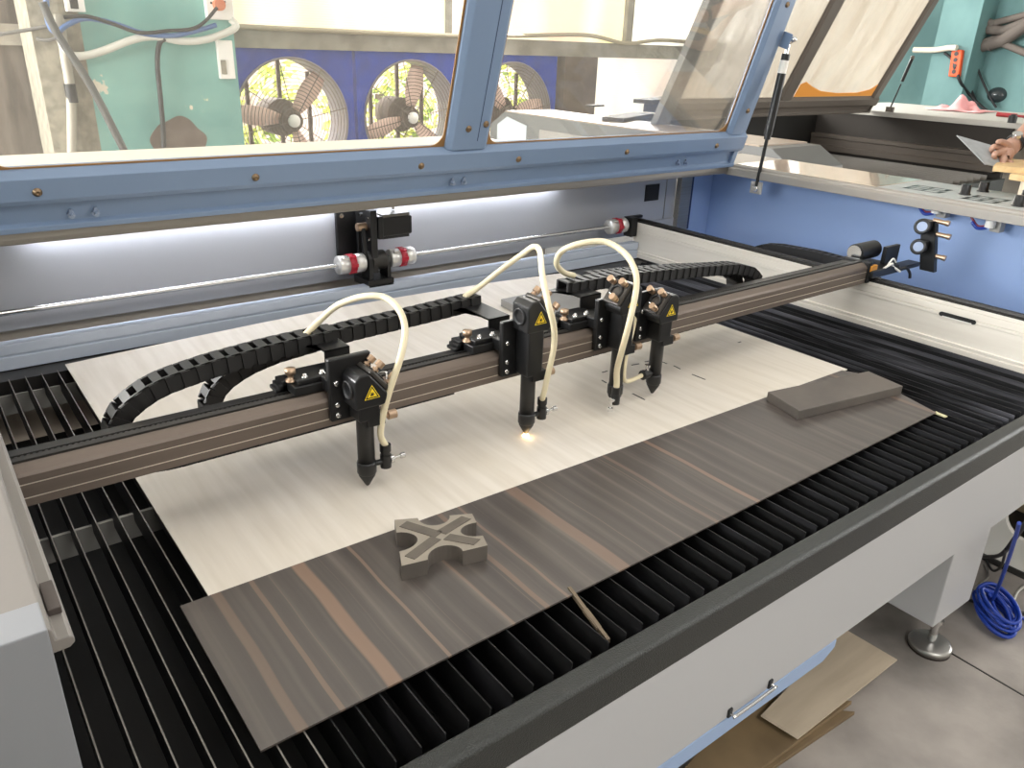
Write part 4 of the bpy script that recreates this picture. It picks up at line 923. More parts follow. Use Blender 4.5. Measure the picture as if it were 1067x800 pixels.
arm = skin_mesh('person', [
    (None, [px_mm(1056, 150.5, HD, 0.030), px_mm(1066, 141, HD + 0.03, 0.034), px_mm(1080, 129, HD + 0.07, 0.041), (SB((-0.13, 0.31, 0.655)), 0.044), (SB((-0.02, 0.24, 0.69)), 0.05), (SB((0.11, 0.15, 0.73)), 0.066), (SB((0, 0, 0.66)), 0.135), (SB((0, 0, 0.44)), 0.13), (SB((0, 0, 0.24)), 0.14)]),
    ((0, 0), [px_mm(1051, 156, HD - 0.01, 0.031), px_mm(1047, 160, HD - 0.02, 0.031)]),
    ((1, 1), [px_mm(1040.5, 153.5, HD - 0.04, 0.0125), px_mm(1035.5, 152.2, HD - 0.06, 0.0115), px_mm(1032.6, 155.5, HD - 0.05, 0.010), px_mm(1034.5, 158.5, HD - 0.03, 0.009)]),
    ((1, 1), [px_mm(1040, 159.5, HD - 0.05, 0.0125), px_mm(1036.5, 160, HD - 0.07, 0.0115), px_mm(1035, 163.5, HD - 0.06, 0.010), px_mm(1037.5, 165, HD - 0.04, 0.009)]),
    ((1, 1), [px_mm(1045, 167, HD - 0.05, 0.0125), px_mm(1044.5, 171, HD - 0.06, 0.0115), px_mm(1046.5, 174.5, HD - 0.05, 0.010), px_mm(1049, 175, HD - 0.03, 0.009)]),
    ((1, 1), [px_mm(1052, 169.5, HD - 0.04, 0.0120), px_mm(1053.5, 174.5, HD - 0.05, 0.0105), px_mm(1057, 178, HD - 0.04, 0.009), px_mm(1060, 178.5, HD - 0.03, 0.008)]),
    ((1, 0), [px_mm(1048, 149.5, HD - 0.05, 0.014), px_mm(1042.5, 147.2, HD - 0.07, 0.0115), px_mm(1037.5, 148.5, HD - 0.07, 0.0095)]),
    ((0, 6), [(SB((0, 0, 0.79)), 0.066), (SB((-0.01, 0.01, 0.85)), 0.055), (SB((-0.03, 0.03, 0.93)), 0.085), (SB((-0.03, 0.03, 1.0)), 0.09), (SB((-0.02, 0.02, 1.05)), 0.06)]),
    ((7, 2), [(SB((-0.095, 0.085, 0.935)), 0.018)]),
    ((0, 6), [(SB((-0.11, -0.15, 0.73)), 0.066), (SB((-0.15, -0.2, 0.58)), 0.05), (SB((-0.17, -0.2, 0.44)), 0.043), (SB((-0.22, -0.14, 0.24)), 0.033), (SB((-0.24, -0.11, 0.15)), 0.032)]),
    ((9, 4), [(SB((-0.25, -0.09, 0.09)), 0.011), (SB((-0.25, -0.08, 0.05)), 0.009)]),
    ((9, 4), [(SB((-0.27, -0.10, 0.08)), 0.011), (SB((-0.27, -0.09, 0.03)), 0.009)]),
    ((9, 4), [(SB((-0.28, -0.12, 0.08)), 0.011), (SB((-0.28, -0.115, 0.03)), 0.009)]),
    ((9, 4), [(SB((-0.27, -0.14, 0.09)), 0.010), (SB((-0.27, -0.135, 0.05)), 0.008)]),
    ((9, 4), [(SB((-0.215, -0.095, 0.13)), 0.012), (SB((-0.205, -0.08, 0.10)), 0.010)]),
    ((0, 8), [(SB((0.07, 0.09, 0.16)), 0.09), (SB((0.065, 0.10, -0.20)), 0.06), (SB((0.075, 0.09, -0.60)), 0.042), (SB((0.02, 0.14, -0.65)), 0.036)]),
    ((0, 8), [(SB((-0.06, -0.08, 0.16)), 0.09), (SB((-0.06, -0.07, -0.20)), 0.06), (SB((-0.05, -0.08, -0.60)), 0.042), (SB((-0.105, -0.03, -0.65)), 0.036)]),
], skin)
tag(arm, 'person at the edge with a bare forearm and black wristwatch, hand gripping a grey card', 'person')
shirt_m = mat('grey_shirt', (92, 96, 104), 0.85); jeans_m = mat('dark_trousers', (48, 54, 70), 0.85); hair_m = mat('black_hair', (28, 25, 24), 0.6)
skin_mesh('shirt', [
    (None, [(SB((0, 0, 0.20)), 0.155), (SB((0, 0, 0.44)), 0.145), (SB((0, 0, 0.66)), 0.15), (SB((0, 0, 0.77)), 0.085)]),
    ((0, 2), [(SB((0.11, 0.15, 0.73)), 0.08), (SB((-0.01, 0.232, 0.694)), 0.065)]),
    ((0, 2), [(SB((-0.11, -0.15, 0.73)), 0.08), (SB((-0.145, -0.195, 0.60)), 0.066)])], shirt_m, arm)
skin_mesh('trousers', [
    (None, [(SB((0, 0, 0.24)), 0.16)]),
    ((0, 0), [(SB((0.07, 0.09, 0.14)), 0.105), (SB((0.065, 0.10, -0.20)), 0.078), (SB((0.075, 0.09, -0.59)), 0.066)]),
    ((0, 0), [(SB((-0.06, -0.08, 0.14)), 0.105), (SB((-0.06, -0.07, -0.20)), 0.078), (SB((-0.05, -0.08, -0.59)), 0.066)])], jeans_m, arm)
for a_, b_ in (((0.09, 0.075, -0.645), (-0.03, 0.19, -0.65)), ((-0.035, -0.095, -0.645), (-0.155, 0.02, -0.65))):
    skin_mesh('shoe', [(None, [(SB(a_), 0.045), (SB([(p + q_) / 2 for p, q_ in zip(a_, b_)]), 0.045), (SB(b_), 0.038)])], black_m, arm)
part(M().ball(SB((-0.012, 0.012, 0.995)), 0.108, 20, (1, 1, 0.95)), 'hair', hair_m, arm)
wa, wb_ = DP(1056.5, 150, HD), DP(1063, 144, HD + 0.02)
wd = (wb_ - wa).normalized()
wat = M().lathe(wa - wd * 0.006, wd, [(0.0335, 0), (0.0355, 0.001), (0.0365, 0.011), (0.0355, 0.021), (0.0335, 0.022)], 28)
watch = part(wat, 'wristwatch_strap', black_m, arm)
cd = (DP(1050, 141, HD - 0.1) - wa); cd = (cd - wd * cd.dot(wd)).normalized()
part(M().cyl(wa + wd * 0.005 + cd * 0.030, wa + wd * 0.005 + cd * 0.043, 0.019).cyl(wa + wd * 0.005 + cd * 0.043, wa + wd * 0.005 + cd * 0.045, 0.017), 'watch_case', chrome, watch, bevel=0.001)
# the card in the hand
k0, k1, k2, k3 = DP(996.5, 141.5, HD + 0.02), DP(1026, 171.5, HD - 0.12), DP(1062, 179, HD - 0.03), DP(1040, 154, HD + 0.02)
e1 = (k1 - k0); nn = e1.cross(k3 - k0).normalized()
vs = [k0, k1, k2, k3] + [v + nn * 0.003 for v in (k0, k1, k2, k3)]
o = M().add(vs, [(3, 2, 1, 0), (4, 5, 6, 7), (0, 1, 5, 4), (1, 2, 6, 5), (2, 3, 7, 6), (3, 0, 4, 7)]).build('grey_card', plate_m); tag(o, 'thin grey card held by the hand over the dark bed', 'card')

# ================================================================ THINGS ON THE FLOOR UNDER THE MACHINE
def board(pts, z, t, name, m, label, cat, group=None):
    cs = [at_z(px, py, z) for px, py in pts]
    o = M().prism([(c.x, c.y) for c in cs], X_, Y_, Z_ * t, (0, 0, z - t)).build(name, m, None, 0.001); tag(o, label, cat, group); return o
fb = mat('floor_board_pale', (200, 184, 162), 0.6, var=(180, 164, 142), vscale=(3, 26, 3), vamt=0.7)
Zf = -FZ
board([(700, 830), (795, 733), (891, 741), (760, 830)], Zf + 0.014, 0.012, 'brown_board', cork_m, 'brown board at the bottom of the stack on the concrete floor', 'board', None)
board([(690, 826), (780, 724), (888, 730), (775, 814)], Zf + 0.029, 0.012, 'brown_board', cork_m, 'brown board in the middle of the stack on the concrete floor', 'board', None)
pl_ = [at_z(793, 745, Zf + 0.05), at_z(831.5, 769, Zf + 0.05), at_z(935, 687, Zf + 0.05), at_z(880, 655, Zf + 0.05)]
o = M().prism([(v.x, v.y) for v in pl_], X_, Y_, Z_ * 0.004, (0, 0, Zf + 0.046)).build('plywood_offcut', fb); tag(o, 'pale thin plywood offcut on top of the brown boards on the floor', 'offcut')
o = M().box(1.36, 1.76, 0.80, 0.98, Zf, Zf + 0.044).build('packing_batten', cork_m, None, 0.002); tag(o, 'wooden batten under the pale offcut beneath the machine', 'batten')
# coil of blue cable
random.seed(11)
cc = at_z(1044, 644, Zf + 0.03)
la, lb_ = at_z(1024, 620, Zf + 0.05), at_z(1052, 664, Zf + 0.02)
ex = (lb_ - la) / 2; ex.z = 0; eyv = Vector((-ex.y, ex.x, 0)).normalized() * 0.042
pts = [at_z(1062, 545, Zf + 0.52), at_z(1058, 560, Zf + 0.45), at_z(1050, 585, Zf + 0.32), at_z(1040, 612, Zf + 0.15), at_z(1034, 624, Zf + 0.08)]
cen = (la + lb_) / 2
for k in range(9):
    js = random.uniform(0.75, 1.08); jy = random.uniform(0.45, 1.25); off = Vector((random.uniform(-0.01, 0.02), random.uniform(-0.01, 0.02), 0))
    for a in range(8):
        g = a / 8 * 2 * PI
        pts.append(Vector((cen.x, cen.y, 0)) + off + ex * (-math.cos(g) * js) + eyv * (math.sin(g) * jy) + Vector((0, 0, Zf + 0.008 + 0.007 * k + 0.035 * (0.5 + 0.5 * math.cos(g)))))
pts += [at_z(1060, 640, Zf + 0.02), at_z(1075, 650, Zf + 0.008)]
o = M().tube(pts, 0.0052, 8, 4).build('cable_coil', cable_blue); tag(o, 'coil of bright blue cable on the concrete floor', 'cable')
for i, (pp, r, m_, lab) in enumerate([
    ([(1072, 540, .50), (1058, 560, .38), (1044, 577, .24), (1030, 580, .12), (1016, 578, .008)], 0.006, cable_black, 'thick black cable sagging behind the machine leg'),
    ([(1048, 572, .30), (1043, 590, .10), (1034, 594, .02), (1026, 580, .006)], 0.004, cable_black, 'thin black cable looping under the thick black one'),
    ([(1026, 588, .006), (1030, 600, .004), (1024, 606, .004), (1014, 614, .004)], 0.003, cable_grey, 'thin grey wire curling on the floor beside the leg'),
    ([(1000, 622, .005), (1020, 628, .005), (1040, 634, .006), (1075, 640, .006)], 0.005, cable_black, 'black cable lying on the floor behind the blue coil'),
    ([(1075, 606, .03), (1062, 615, .01), (1057, 624, .006), (1054, 634, .004)], 0.0035, cable_white, 'thin white wire on the floor above the blue coil')]):
    o = M().tube([at_z(a, b, Zf + z) for a, b, z in pp], r, 8, 6).build('loose_cable', m_); tag(o, lab, 'cable')
# white crate with oval hand holes
wx = at_z(1040, 590, Zf).x
cr = thing('white_crate', 'white plastic crate with oval holes on the floor beyond the machine leg', 'crate', (wx + 0.2, 1.05, Zf))
ya_, yb_ = 0.55, 1.16
outer = M()
def holed_wall():
    m = M(); z0, z1 = Zf + 0.012, Zf + 0.34
    cells = [(ya_ + k * (yb_ - ya_) / 3, ya_ + (k + 1) * (yb_ - ya_) / 3) for k in range(3)]
    for (a, b) in cells:
        cx, cz = (a + b) / 2, Zf + 0.20; ry, rz = 0.068, 0.075; n = 24
        ring = [(cx + ry * math.cos(2 * PI * k / n), cz + rz * math.sin(2 * PI * k / n)) for k in range(n)]
        def sq(k):
            g = 2 * PI * k / n; c, s = math.cos(g), math.sin(g); w, h2 = (b - a) / 2, (z1 - z0) / 2
            q_ = 1 / max(abs(c), abs(s)); return (cx + w * c * q_, (z0 + z1) / 2 + h2 * s * q_)
        out = [sq(k) for k in range(n)]
        vs = [(wx, p[0], p[1]) for p in out] + [(wx, p[0], p[1]) for p in ring] + [(wx + 0.02, p[0], p[1]) for p in ring] + [(wx + 0.02, p[0], p[1]) for p in out]
        fs = []
        for k in range(n):
            j = (k + 1) % n
            fs += [(k, n + k, n + j, j), (n + k, 2 * n + k, 2 * n + j, n + j), (2 * n + k, 3 * n + k, 3 * n + j, 2 * n + j)]
        m.add(vs, fs)
    return m
part(holed_wall(), 'crate_wall', white_p, cr)
part(M().box(wx + 0.02, wx + 0.4, ya_, ya_ + 0.015, Zf + 0.012, Zf + 0.34).box(wx + 0.02, wx + 0.4, yb_ - 0.015, yb_, Zf + 0.012, Zf + 0.34).box(wx + 0.39, wx + 0.405, ya_, yb_, Zf + 0.012, Zf + 0.34), 'crate_body', mat('crate_inside', (206, 188, 158), 0.6), cr)
part(M().box(wx - 0.006, wx + 0.41, ya_ - 0.006, yb_ + 0.006, Zf, Zf + 0.022), 'crate_base', dark, cr, bevel=0.002)

# ================================================================ THE ROOM
fl = struct(M().box(-6, 11, -5, 13, Zf - 0.1, Zf).build('floor', floor_m))
jm = M()
j0, j1 = at_z(985, 677, Zf), at_z(1067, 725, Zf)
jd = (j1 - j0).normalized(); jn = Vector((-jd.y, jd.x, 0))
jm.obox(j0 + jd * 1.95 + Z_ * 0.0004, jd * 2.0, jn * 0.0025, Z_ * 0.0008)
jm.build('floor_joint', dark, fl)
YW = 7.0
TOP = 2.9
# back wall: everything left of the pillar, posts, sill beam, lower wall, head
bw = M()
bw.box(-6, 1.05, YW, YW + 0.15, Zf, 0.74)
bw.box(1.05, 2.32, YW, YW + 0.15, Zf, TOP)
bw.box(2.32, 9.7, YW, YW + 0.15, Zf, -0.47)
bw.box(-6, 9.7, YW, YW + 0.15, 2.5, TOP)
bw.box(6.03, 9.7, YW + 0.02, YW + 0.14, -0.47, 0.02)
wall_back = struct(bw.build('wall_back', grime_m))
struct(M().box(2.30, 9.7, YW - 0.05, YW + 0.12, 0.745, 0.895).box(-6, 1.05, YW - 0.05, YW + 0.12, 0.72, 0.86).build('trim_1', beam_m))
struct(M().box(6.04, 6.52, YW - 0.06, YW + 0.12, -0.47, 0.745).build('trim_2', brownpost_m))
struct(M().box(6.96, 7.06, YW - 0.03, YW + 0.05, 0.895, 2.5).box(4.55, 4.62, YW + 0.01, YW + 0.05, 0.895, 2.5).build('trim_3', beam_m))
def window_mat(name, strength, c1, c2, c3, sc):
    m = bpy.data.materials.new(name); m.use_nodes = True; nt = m.node_tree; b = nt.nodes['Principled BSDF']; L = nt.links
    tc = nt.nodes.new('ShaderNodeTexCoord'); mp = nt.nodes.new('ShaderNodeMapping'); mp.inputs['Scale'].default_value = sc
    n = nt.nodes.new('ShaderNodeTexNoise'); n.inputs['Scale'].default_value = 1; n.inputs['Detail'].default_value = 1.5
    L.new(tc.outputs['Object'], mp.inputs[0]); L.new(mp.outputs[0], n.inputs['Vector'])
    r = nt.nodes.new('ShaderNodeValToRGB'); cr_ = r.color_ramp
    cr_.elements[0].position = 0.36; cr_.elements[0].color = (*lin(c1), 1); cr_.elements[1].position = 0.64; cr_.elements[1].color = (*lin(c3), 1)
    e = cr_.elements.new(0.5); e.color = (*lin(c2), 1)
    L.new(n.outputs['Fac'], r.inputs['Fac'])
    # fine horizontal flutes of the twin-wall sheet
    w = nt.nodes.new('ShaderNodeTexWave'); w.bands_direction = 'Z'; w.inputs['Scale'].default_value = 16
    L.new(tc.outputs['Object'], w.inputs['Vector'])
    mr = nt.nodes.new('ShaderNodeMapRange'); mr.inputs[3].default_value = 0.82; mr.inputs[4].default_value = 1.0; L.new(w.outputs['Fac'], mr.inputs[0])
    mu = nt.nodes.new('ShaderNodeMix'); mu.data_type = 'RGBA'; mu.blend_type = 'MULTIPLY'; mu.inputs['Factor'].default_value = 1
    L.new(r.outputs['Color'], mu.inputs['A']); L.new(mr.outputs[0], mu.inputs['B'])
    L.new(mu.outputs['Result'], b.inputs['Emission Color']); b.inputs['Emission Strength'].default_value = strength
    b.inputs['Base Color'].default_value = (0.7, 0.66, 0.55, 1); b.inputs['Roughness'].default_value = 0.4
    MATS[name] = m
    return m
WS = 1.1
w1m = window_mat('lit_fluted_sheet', WS, (255, 236, 150), (255, 248, 216), (246, 196, 160), (1.1, 1, 0.25))
w2m = window_mat('lit_fluted_sheet_white', WS * 1.5, (255, 250, 232), (255, 253, 244), (255, 246, 222), (1.1, 1, 0.25))
w3m = window_mat('lit_lower_window', WS * 1.05, (255, 226, 214), (255, 250, 244), (255, 236, 226), (1.4, 1, 0.6))
struct(M().box(2.32, 6.96, YW + 0.03, YW + 0.05, 0.895, 2.5).build('window_1', w1m))
struct(M().box(7.06, 9.7, YW + 0.03, YW + 0.05, 0.895, 2.5).build('window_2', w2m))
struct(M().box(6.52, 9.7, YW + 0.05, YW + 0.07, 0.02, 0.745).build('window_3', w3m))
struct(M().box(-6, 0.72, YW + 0.03, YW + 0.05, 0.86, 2.5).build('window_4', w1m))
struct(M().box(0.72, 1.05, YW, YW + 0.1, 0.86, 2.5).build('trim_4', grime_m))
# conduit along the sill beam
wv = M().tube([(2.35, YW - 0.08, 0.905), (3.6, YW - 0.08, 0.90), (4.7, YW - 0.08, 0.905), (5.4, YW - 0.08, 0.93), (6.3, YW - 0.09, 0.965), (6.9, YW - 0.09, 0.90), (7.5, YW - 0.08, 0.95), (8.4, YW - 0.09, 0.93), (9.6, YW - 0.09, 0.92)], 0.02, 8, 6)
o = wv.build('sill_cable', mat('sill_cable_beige', (176, 164, 140), 0.6)); tag(o, 'long beige cable running along the grey sill beam', 'cable')
# pillar with flaking teal paint
pm_ = mat('flaking_teal_paint', (120, 178, 166), 0.75)
nt = pm_.node_tree; L = nt.links; b = nt.nodes['Principled BSDF']
tc = nt.nodes.new('ShaderNodeTexCoord'); n1 = nt.nodes.new('ShaderNodeTexNoise'); n1.inputs['Scale'].default_value = 3.2; n1.inputs['Detail'].default_value = 6
L.new(tc.outputs['Object'], n1.inputs['Vector'])
gt = nt.nodes.new('ShaderNodeMapRange'); gt.inputs[1].default_value = 0.665; gt.inputs[2].default_value = 0.675; L.new(n1.outputs['Fac'], gt.inputs[0])
n2 = nt.nodes.new('ShaderNodeTexNoise'); n2.inputs['Scale'].default_value = 1.6; n2.inputs['Detail'].default_value = 5; L.new(tc.outputs['Object'], n2.inputs['Vector'])
r2 = nt.nodes.new('ShaderNodeValToRGB'); r2.color_ramp.elements[0].position = 0.35; r2.color_ramp.elements[0].color = (*lin((104, 154, 148)), 1); r2.color_ramp.elements[1].position = 0.65; r2.color_ramp.elements[1].color = (*lin((132, 180, 170)), 1)
L.new(n2.outputs['Fac'], r2.inputs['Fac'])
mxx = nt.nodes.new('ShaderNodeMix'); mxx.data_type = 'RGBA'; mxx.inputs['B'].default_value = (*lin((216, 208, 188)), 1)
L.new(gt.outputs[0], mxx.inputs['Factor']); L.new(r2.outputs['Color'], mxx.inputs['A']); L.new(mxx.outputs['Result'], b.inputs['Base Color'])
PY = 6.4
def wp(px, py, y=PY - 0.03): return at_y(px, py, y)
pl0, pl1 = at_y(92, 75, PY).x, at_y(248, 80, PY).x
struct(M().box(pl0, pl1, PY, YW + 0.02, Zf, TOP).build('trim_5', pm_))
struct(M().prism([(pl0 - 0.30, 0), (pl0 - 0.12, -0.02), (pl0, 0.0), (pl0, 0.5), (pl0 - 0.3, 0.5)], X_, Y_, Z_ * (TOP - Zf), (0, PY, Zf)).build('trim_6', plaster_m))
# bare patch low on the pillar
bp_ = M(); cx_, cz_ = at_y(187, 150, PY).x, at_y(187, 150, PY).z
bp_.prism([(cx_ + 0.20 * (1 + 0.06 * math.sin(7 * a)) * math.cos(a), cz_ + 0.19 * (1 + 0.08 * math.sin(5 * a + 1)) * math.sin(a)) for a in [2 * PI * k / 80 for k in range(80)]], X_, Z_, Y_ * 0.004, (0, PY - 0.004, 0))
struct(bp_.build('trim_7', brownpost_m))
# sockets, plugs and cables on the pillar
def pbox(px0, py0, px1, py1, d, name, m, label=None, cat=None, parent=None, y=PY):
    a, c = at_y(px0, py1, y), at_y(px1, py0, y)
    o = M().box(a.x, c.x, y - d, y, a.z, c.z)
    if parent is not None: return part(o, name, m, parent, bevel=0.006)
    o = o.build(name, m, None, 0.006); tag(o, label, cat); return o
sk_ = pbox(214, -12, 239, 20, 0.05, 'socket_board', white_p, 'white socket board with an orange plug on the teal pillar', 'socket')
a = wp(227, 5, PY - 0.05)
M().cyl(a, a - Y_ * 0.05, 0.04).build('orange_plug', mat('plug_orange', (196, 112, 76), 0.5), sk_, 0.006)
for (px, py) in ((234, 2), (234, 6), (220, 3)):
    a = wp(px, py, PY - 0.05); M().cyl(a, a - Y_ * 0.004, 0.008).build('socket_hole', black_m, sk_)
wsw = pbox(228, 42, 240, 82, 0.04, 'wall_switch', white_p, 'tall white switch box below the socket board on the pillar', 'switch')
a = wp(233, 70, PY - 0.04); M().box(a.x - 0.02, a.x + 0.02, a.y - 0.01, a.y, a.z - 0.05, a.z + 0.05).build('switch_rocker', plaster_m, wsw, 0.004)
jb = pbox(68, -10, 84, 12, 0.06, 'junction_box', white_p, 'white junction box at the corner of the pillar', 'junction box')
a = wp(77, 4, PY - 0.06); M().box(a.x - 0.025, a.x + 0.025, a.y - 0.006, a.y, a.z - 0.03, a.z + 0.03).build('breaker_switch', black_m, jb, 0.003)
def wcable(pts, r, m, label, y=PY - 0.03, name='wall_cable'):
    o = M().tube([at_y(px, py, y - k) for px, py, k in pts], r, 8, 6).build(name, m); tag(o, label, 'cable'); return o
wcable([(62, 40, .03), (72, 56, .05), (88, 58, .05), (110, 52, .05), (136, 42, .06), (160, 38, .06), (190, 43, .05), (215, 41, .05), (240, 32, .04), (246, 26, .03), (240, 20, .02)], 0.026, mat('conduit_white', (206, 204, 194), 0.5), 'thick white conduit sagging across the teal pillar')
wcable([(48, 0, .05), (50, 22, .05), (58, 34, .06), (70, 26, .07), (90, 19, .08), (120, 25, .08), (150, 35, .08), (180, 37, .08), (205, 32, .07), (225, 26, .06)], 0.018, mat('cable_steel_blue', (74, 104, 150), 0.5), 'blue cable strung across the pillar')
wcable([(66, 18, .09), (90, 17, .1), (115, 24, .1), (145, 34, .1), (175, 32, .1), (200, 30, .09), (214, 22, .08), (226, 8, .07)], 0.012, cable_black, 'black cable from the orange plug strung across the pillar')
wcable([(172, 40, .07), (166, 46, .05), (164, 66, .04), (167, 100, .04), (170, 135, .04), (171, 165, .04)], 0.017, cable_black, 'black cable hanging straight down the pillar')
wcable([(0, 36, .0), (30, 31, .0), (52, 28, .02), (60, 38, .03), (50, 42, .03), (38, 40, .01)], 0.012, cable_grey, 'grey cable on the wall left of the pillar')
o = M().tube([wp(44, 2, PY - 0.16), wp(60, 36, PY - 0.16), wp(95, 90, PY - 0.18), wp(131, 160, PY - 0.2), wp(131, 160, PY - 0.2) + (wp(131, 160, PY - 0.2) - wp(95, 90, PY - 0.18)) * ((wp(131, 160, PY - 0.2).z - Zf) / (wp(95, 90, PY - 0.18).z - wp(131, 160, PY - 0.2).z))], 0.026, 8, 3).build('leaning_pole', mat('pole_grey', (66, 66, 64), 0.6)); tag(o, 'dark grey pole leaning across the pillar corner', 'pole')
o = M().tube([wp(61, 15, PY - 0.04), wp(68, 60, PY - 0.06), wp(74, 100, PY - 0.06), wp(75, 170, PY - 0.06)], 0.032, 10, 4).build('wall_conduit', mat('conduit_cream', (160, 154, 140), 0.6)); tag(o, 'cream conduit running down the pillar corner with a black clip', 'conduit')
a = wp(74, 97, PY - 0.06); M().cyl(a - Z_ * 0.06, a + Z_ * 0.06, 0.036).build('conduit_clip', black_m, o)

# exhaust fans
def fan(cx, label, blades, seed):
    cz, R, Hh = 0.155, 0.53, 0.60
    t = thing('exhaust_fan', label, 'fan', (cx, YW, cz - Hh), 'exhaust fans in the back wall')
    n = 48; g = 0.006
    sq = []
    for k in range(n):
        a = 2 * PI * k / n; c, s = math.cos(a), math.sin(a); q_ = (Hh - g) / max(abs(c), abs(s)); sq.append((c * q_, s * q_))
    ci = [(R * math.cos(2 * PI * k / n), R * math.sin(2 * PI * k / n)) for k in range(n)]
    P = lambda p, y: (cx + p[0], y, cz + p[1])
    y0, y1 = YW - 0.02, YW + 0.10
    vs = [P(p, y0) for p in sq] + [P(p, y0) for p in ci] + [P(p, y1) for p in ci] + [P(p, y1) for p in sq]
    fs = []
    for k in range(n):
        j = (k + 1) % n
        fs += [(k, j, n + j, n + k), (2 * n + k, 2 * n + j, 3 * n + j, 3 * n + k), (3 * n + k, 3 * n + j, j, k)]
    part(M().add(vs, fs), 'fan_housing', fanblue, t)
    sh = M()
    vs = [P(p, y0 - 0.006) for p in ci] + [P(p, y1 + 0.22) for p in ci] + [P((p[0] * 0.965, p[1] * 0.965), y1 + 0.22) for p in ci] + [P((p[0] * 0.965, p[1] * 0.965), y0 - 0.006) for p in ci]
    fs = []
    for k in range(n):
        j = (k + 1) % n
        fs += [(k, j, n + j, n + k), (n + k, n + j, 2 * n + j, 2 * n + k), (2 * n + k, 2 * n + j, 3 * n + j, 3 * n + k), (3 * n + k, 3 * n + j, j, k)]
    part(sh.add(vs, fs), 'fan_shroud', fangrey, t)
    gd = M()
    for k in range(15): gd.torus((cx, YW - 0.03, cz), Y_, 0.08 + k * 0.031, 0.0028, 44, 5)
    for k in range(8):
        a = k * PI / 4 + 0.2; d = Vector((math.cos(a), 0, math.sin(a))); gd.tube([Vector((cx, YW - 0.034, cz)) + d * 0.05, Vector((cx, YW - 0.034, cz)) + d * 0.52], 0.004, 6, 1)
    part(gd, 'wire_guard', guard_m, t)
    part(M().lathe((cx, YW - 0.045, cz), Y_, [(0, 0), (0.05, 0.0), (0.055, 0.01), (0.055, 0.03), (0.05, 0.035)]), 'guard_boss', white_p, t)
    part(M().cyl((cx - 0.05, YW + 0.10, cz + 0.02), (cx - 0.05, YW + 0.36, cz + 0.02), 0.16).cyl((cx, YW + 0.02, cz), (cx, YW + 0.12, cz), 0.10), 'fan_motor', brownpost_m, t, bevel=0.01)
    for a in blades:
        d = Vector((math.cos(a), 0, math.sin(a))); s_ = Vector((-math.sin(a), 0, math.cos(a)))
        bl = M(); vs = []; K = 8
        for i_ in range(K + 1):
            q_ = i_ / K; rr = 0.10 + 0.38 * q_; w_ = 0.035 + 0.06 * math.sin(PI * min(1, q_ * 0.75 + 0.1)); tw = 0.7 - 0.35 * q_
            for e in (-1, 1):
                vs.append(Vector((cx, YW + 0.06, cz)) + d * rr + s_ * (e * w_ * math.cos(tw)) + Y_ * (e * w_ * math.sin(tw) * 0.5))
        fs = [(2 * i_, 2 * i_ + 1, 2 * i_ + 3, 2 * i_ + 2) for i_ in range(K)]
        o = part(bl.add(vs, fs, True), 'fan_blade', fanblade, t); md = o.modifiers.new('Solidify', 'SOLIDIFY'); md.thickness = 0.004
    for dx in (-0.28, 0.02, 0.30):
        hz_ = math.sqrt(max(0.01, 0.5 ** 2 - dx * dx))
        part(M().box(cx + dx - 0.016, cx + dx + 0.016, YW + 0.30, YW + 0.33, cz - hz_, cz + hz_), 'support_strut', brownpost_m, t)
fan(2.925, 'blue exhaust fan next to the teal pillar', (0.9, 0.9 + 2.09, 0.9 + 4.19), 1)
fan(4.145, 'blue exhaust fan, the middle one of three in the back wall', (1.35, 1.35 + 2.09, 1.35 + 4.19), 2)
fan(5.365, 'blue exhaust fan beside the brown post, partly behind the lid post', (0.2, 0.2 + 2.09, 0.2 + 4.19), 3)

# right hand wall with pilaster, wall brackets, power strip
XR = 9.6
struct(M().box(XR, XR + 0.15, -5, YW + 0.15, Zf, TOP).build('wall_right', teal2_m))
pya, pyb = at_x(1006, 80, XR - 0.35).y, at_x(966, 80, XR - 0.35).y
struct(M().box(XR - 0.35, XR + 0.01, pya, pyb, Zf, TOP).build('trim_8', teal2_m))
struct(M().box(-6.15, -6, -5, YW + 0.15, Zf, TOP).build('wall_left', teal2_m))
struct(M().box(-6.15, XR + 0.15, -5.15, -5, Zf, TOP).build('wall_front', ceil_m))
struct(M().box(-6.15, XR + 0.15, -5, YW + 0.15, TOP, TOP + 0.1).build('ceiling', ceil_m))
XB = XR - 0.06
arms = thing('wall_bracket', 'dusty folding wall bracket of metal arms on the teal wall', 'bracket', at_x(1035, 35, XB), None)
dust = mat('dusty_arm', (104, 96, 90), 0.8)
for pts, r in (([(1009, 16), (1036, 26)], .045), ([(1007, 28), (1045, 32), (1072, 22)], .05), ([(1020, 48), (1045, 42), (1075, 22)], .07), ([(1032, 40), (1075, 58)], .035), ([(1036, 24), (1075, 14)], .035), ([(1010, 46), (1034, 48)], .05)):
    part(M().tube([at_x(a, b, XB - 0.05) for a, b in pts], r, 8, 1), 'bracket_arm', dust, arms)
q_ = at_x(1016, 34, XB - 0.12); part(M().ball(q_, 0.05, 12), 'bracket_pivot', black_m, arms)
q0, q1 = at_x(999, 52, XR - 0.36), at_x(995, 80, XR - 0.36)
ps = M().obox((q0 + q1) / 2, (0.04, 0, 0), (0, 0.055, 0), (q0 - q1) / 2).build('power_strip', orange_red, None, 0.01); tag(ps, 'orange power strip on the corner of the teal wall', 'power strip')
for k in range(4):
    c = q0 * (0.85 - 0.22 * k) + q1 * (0.15 + 0.22 * k); M().cyl(c + Vector((-0.04, 0, 0)), c + Vector((-0.046, 0, 0)), 0.022, n=12).build('socket', dark, ps)
def rcable(pts, r, m, label):
    o = M().tube([at_x(a, b, XR - k) for a, b, k in pts], r, 8, 6).build('wall_cable', m); tag(o, label, 'cable')
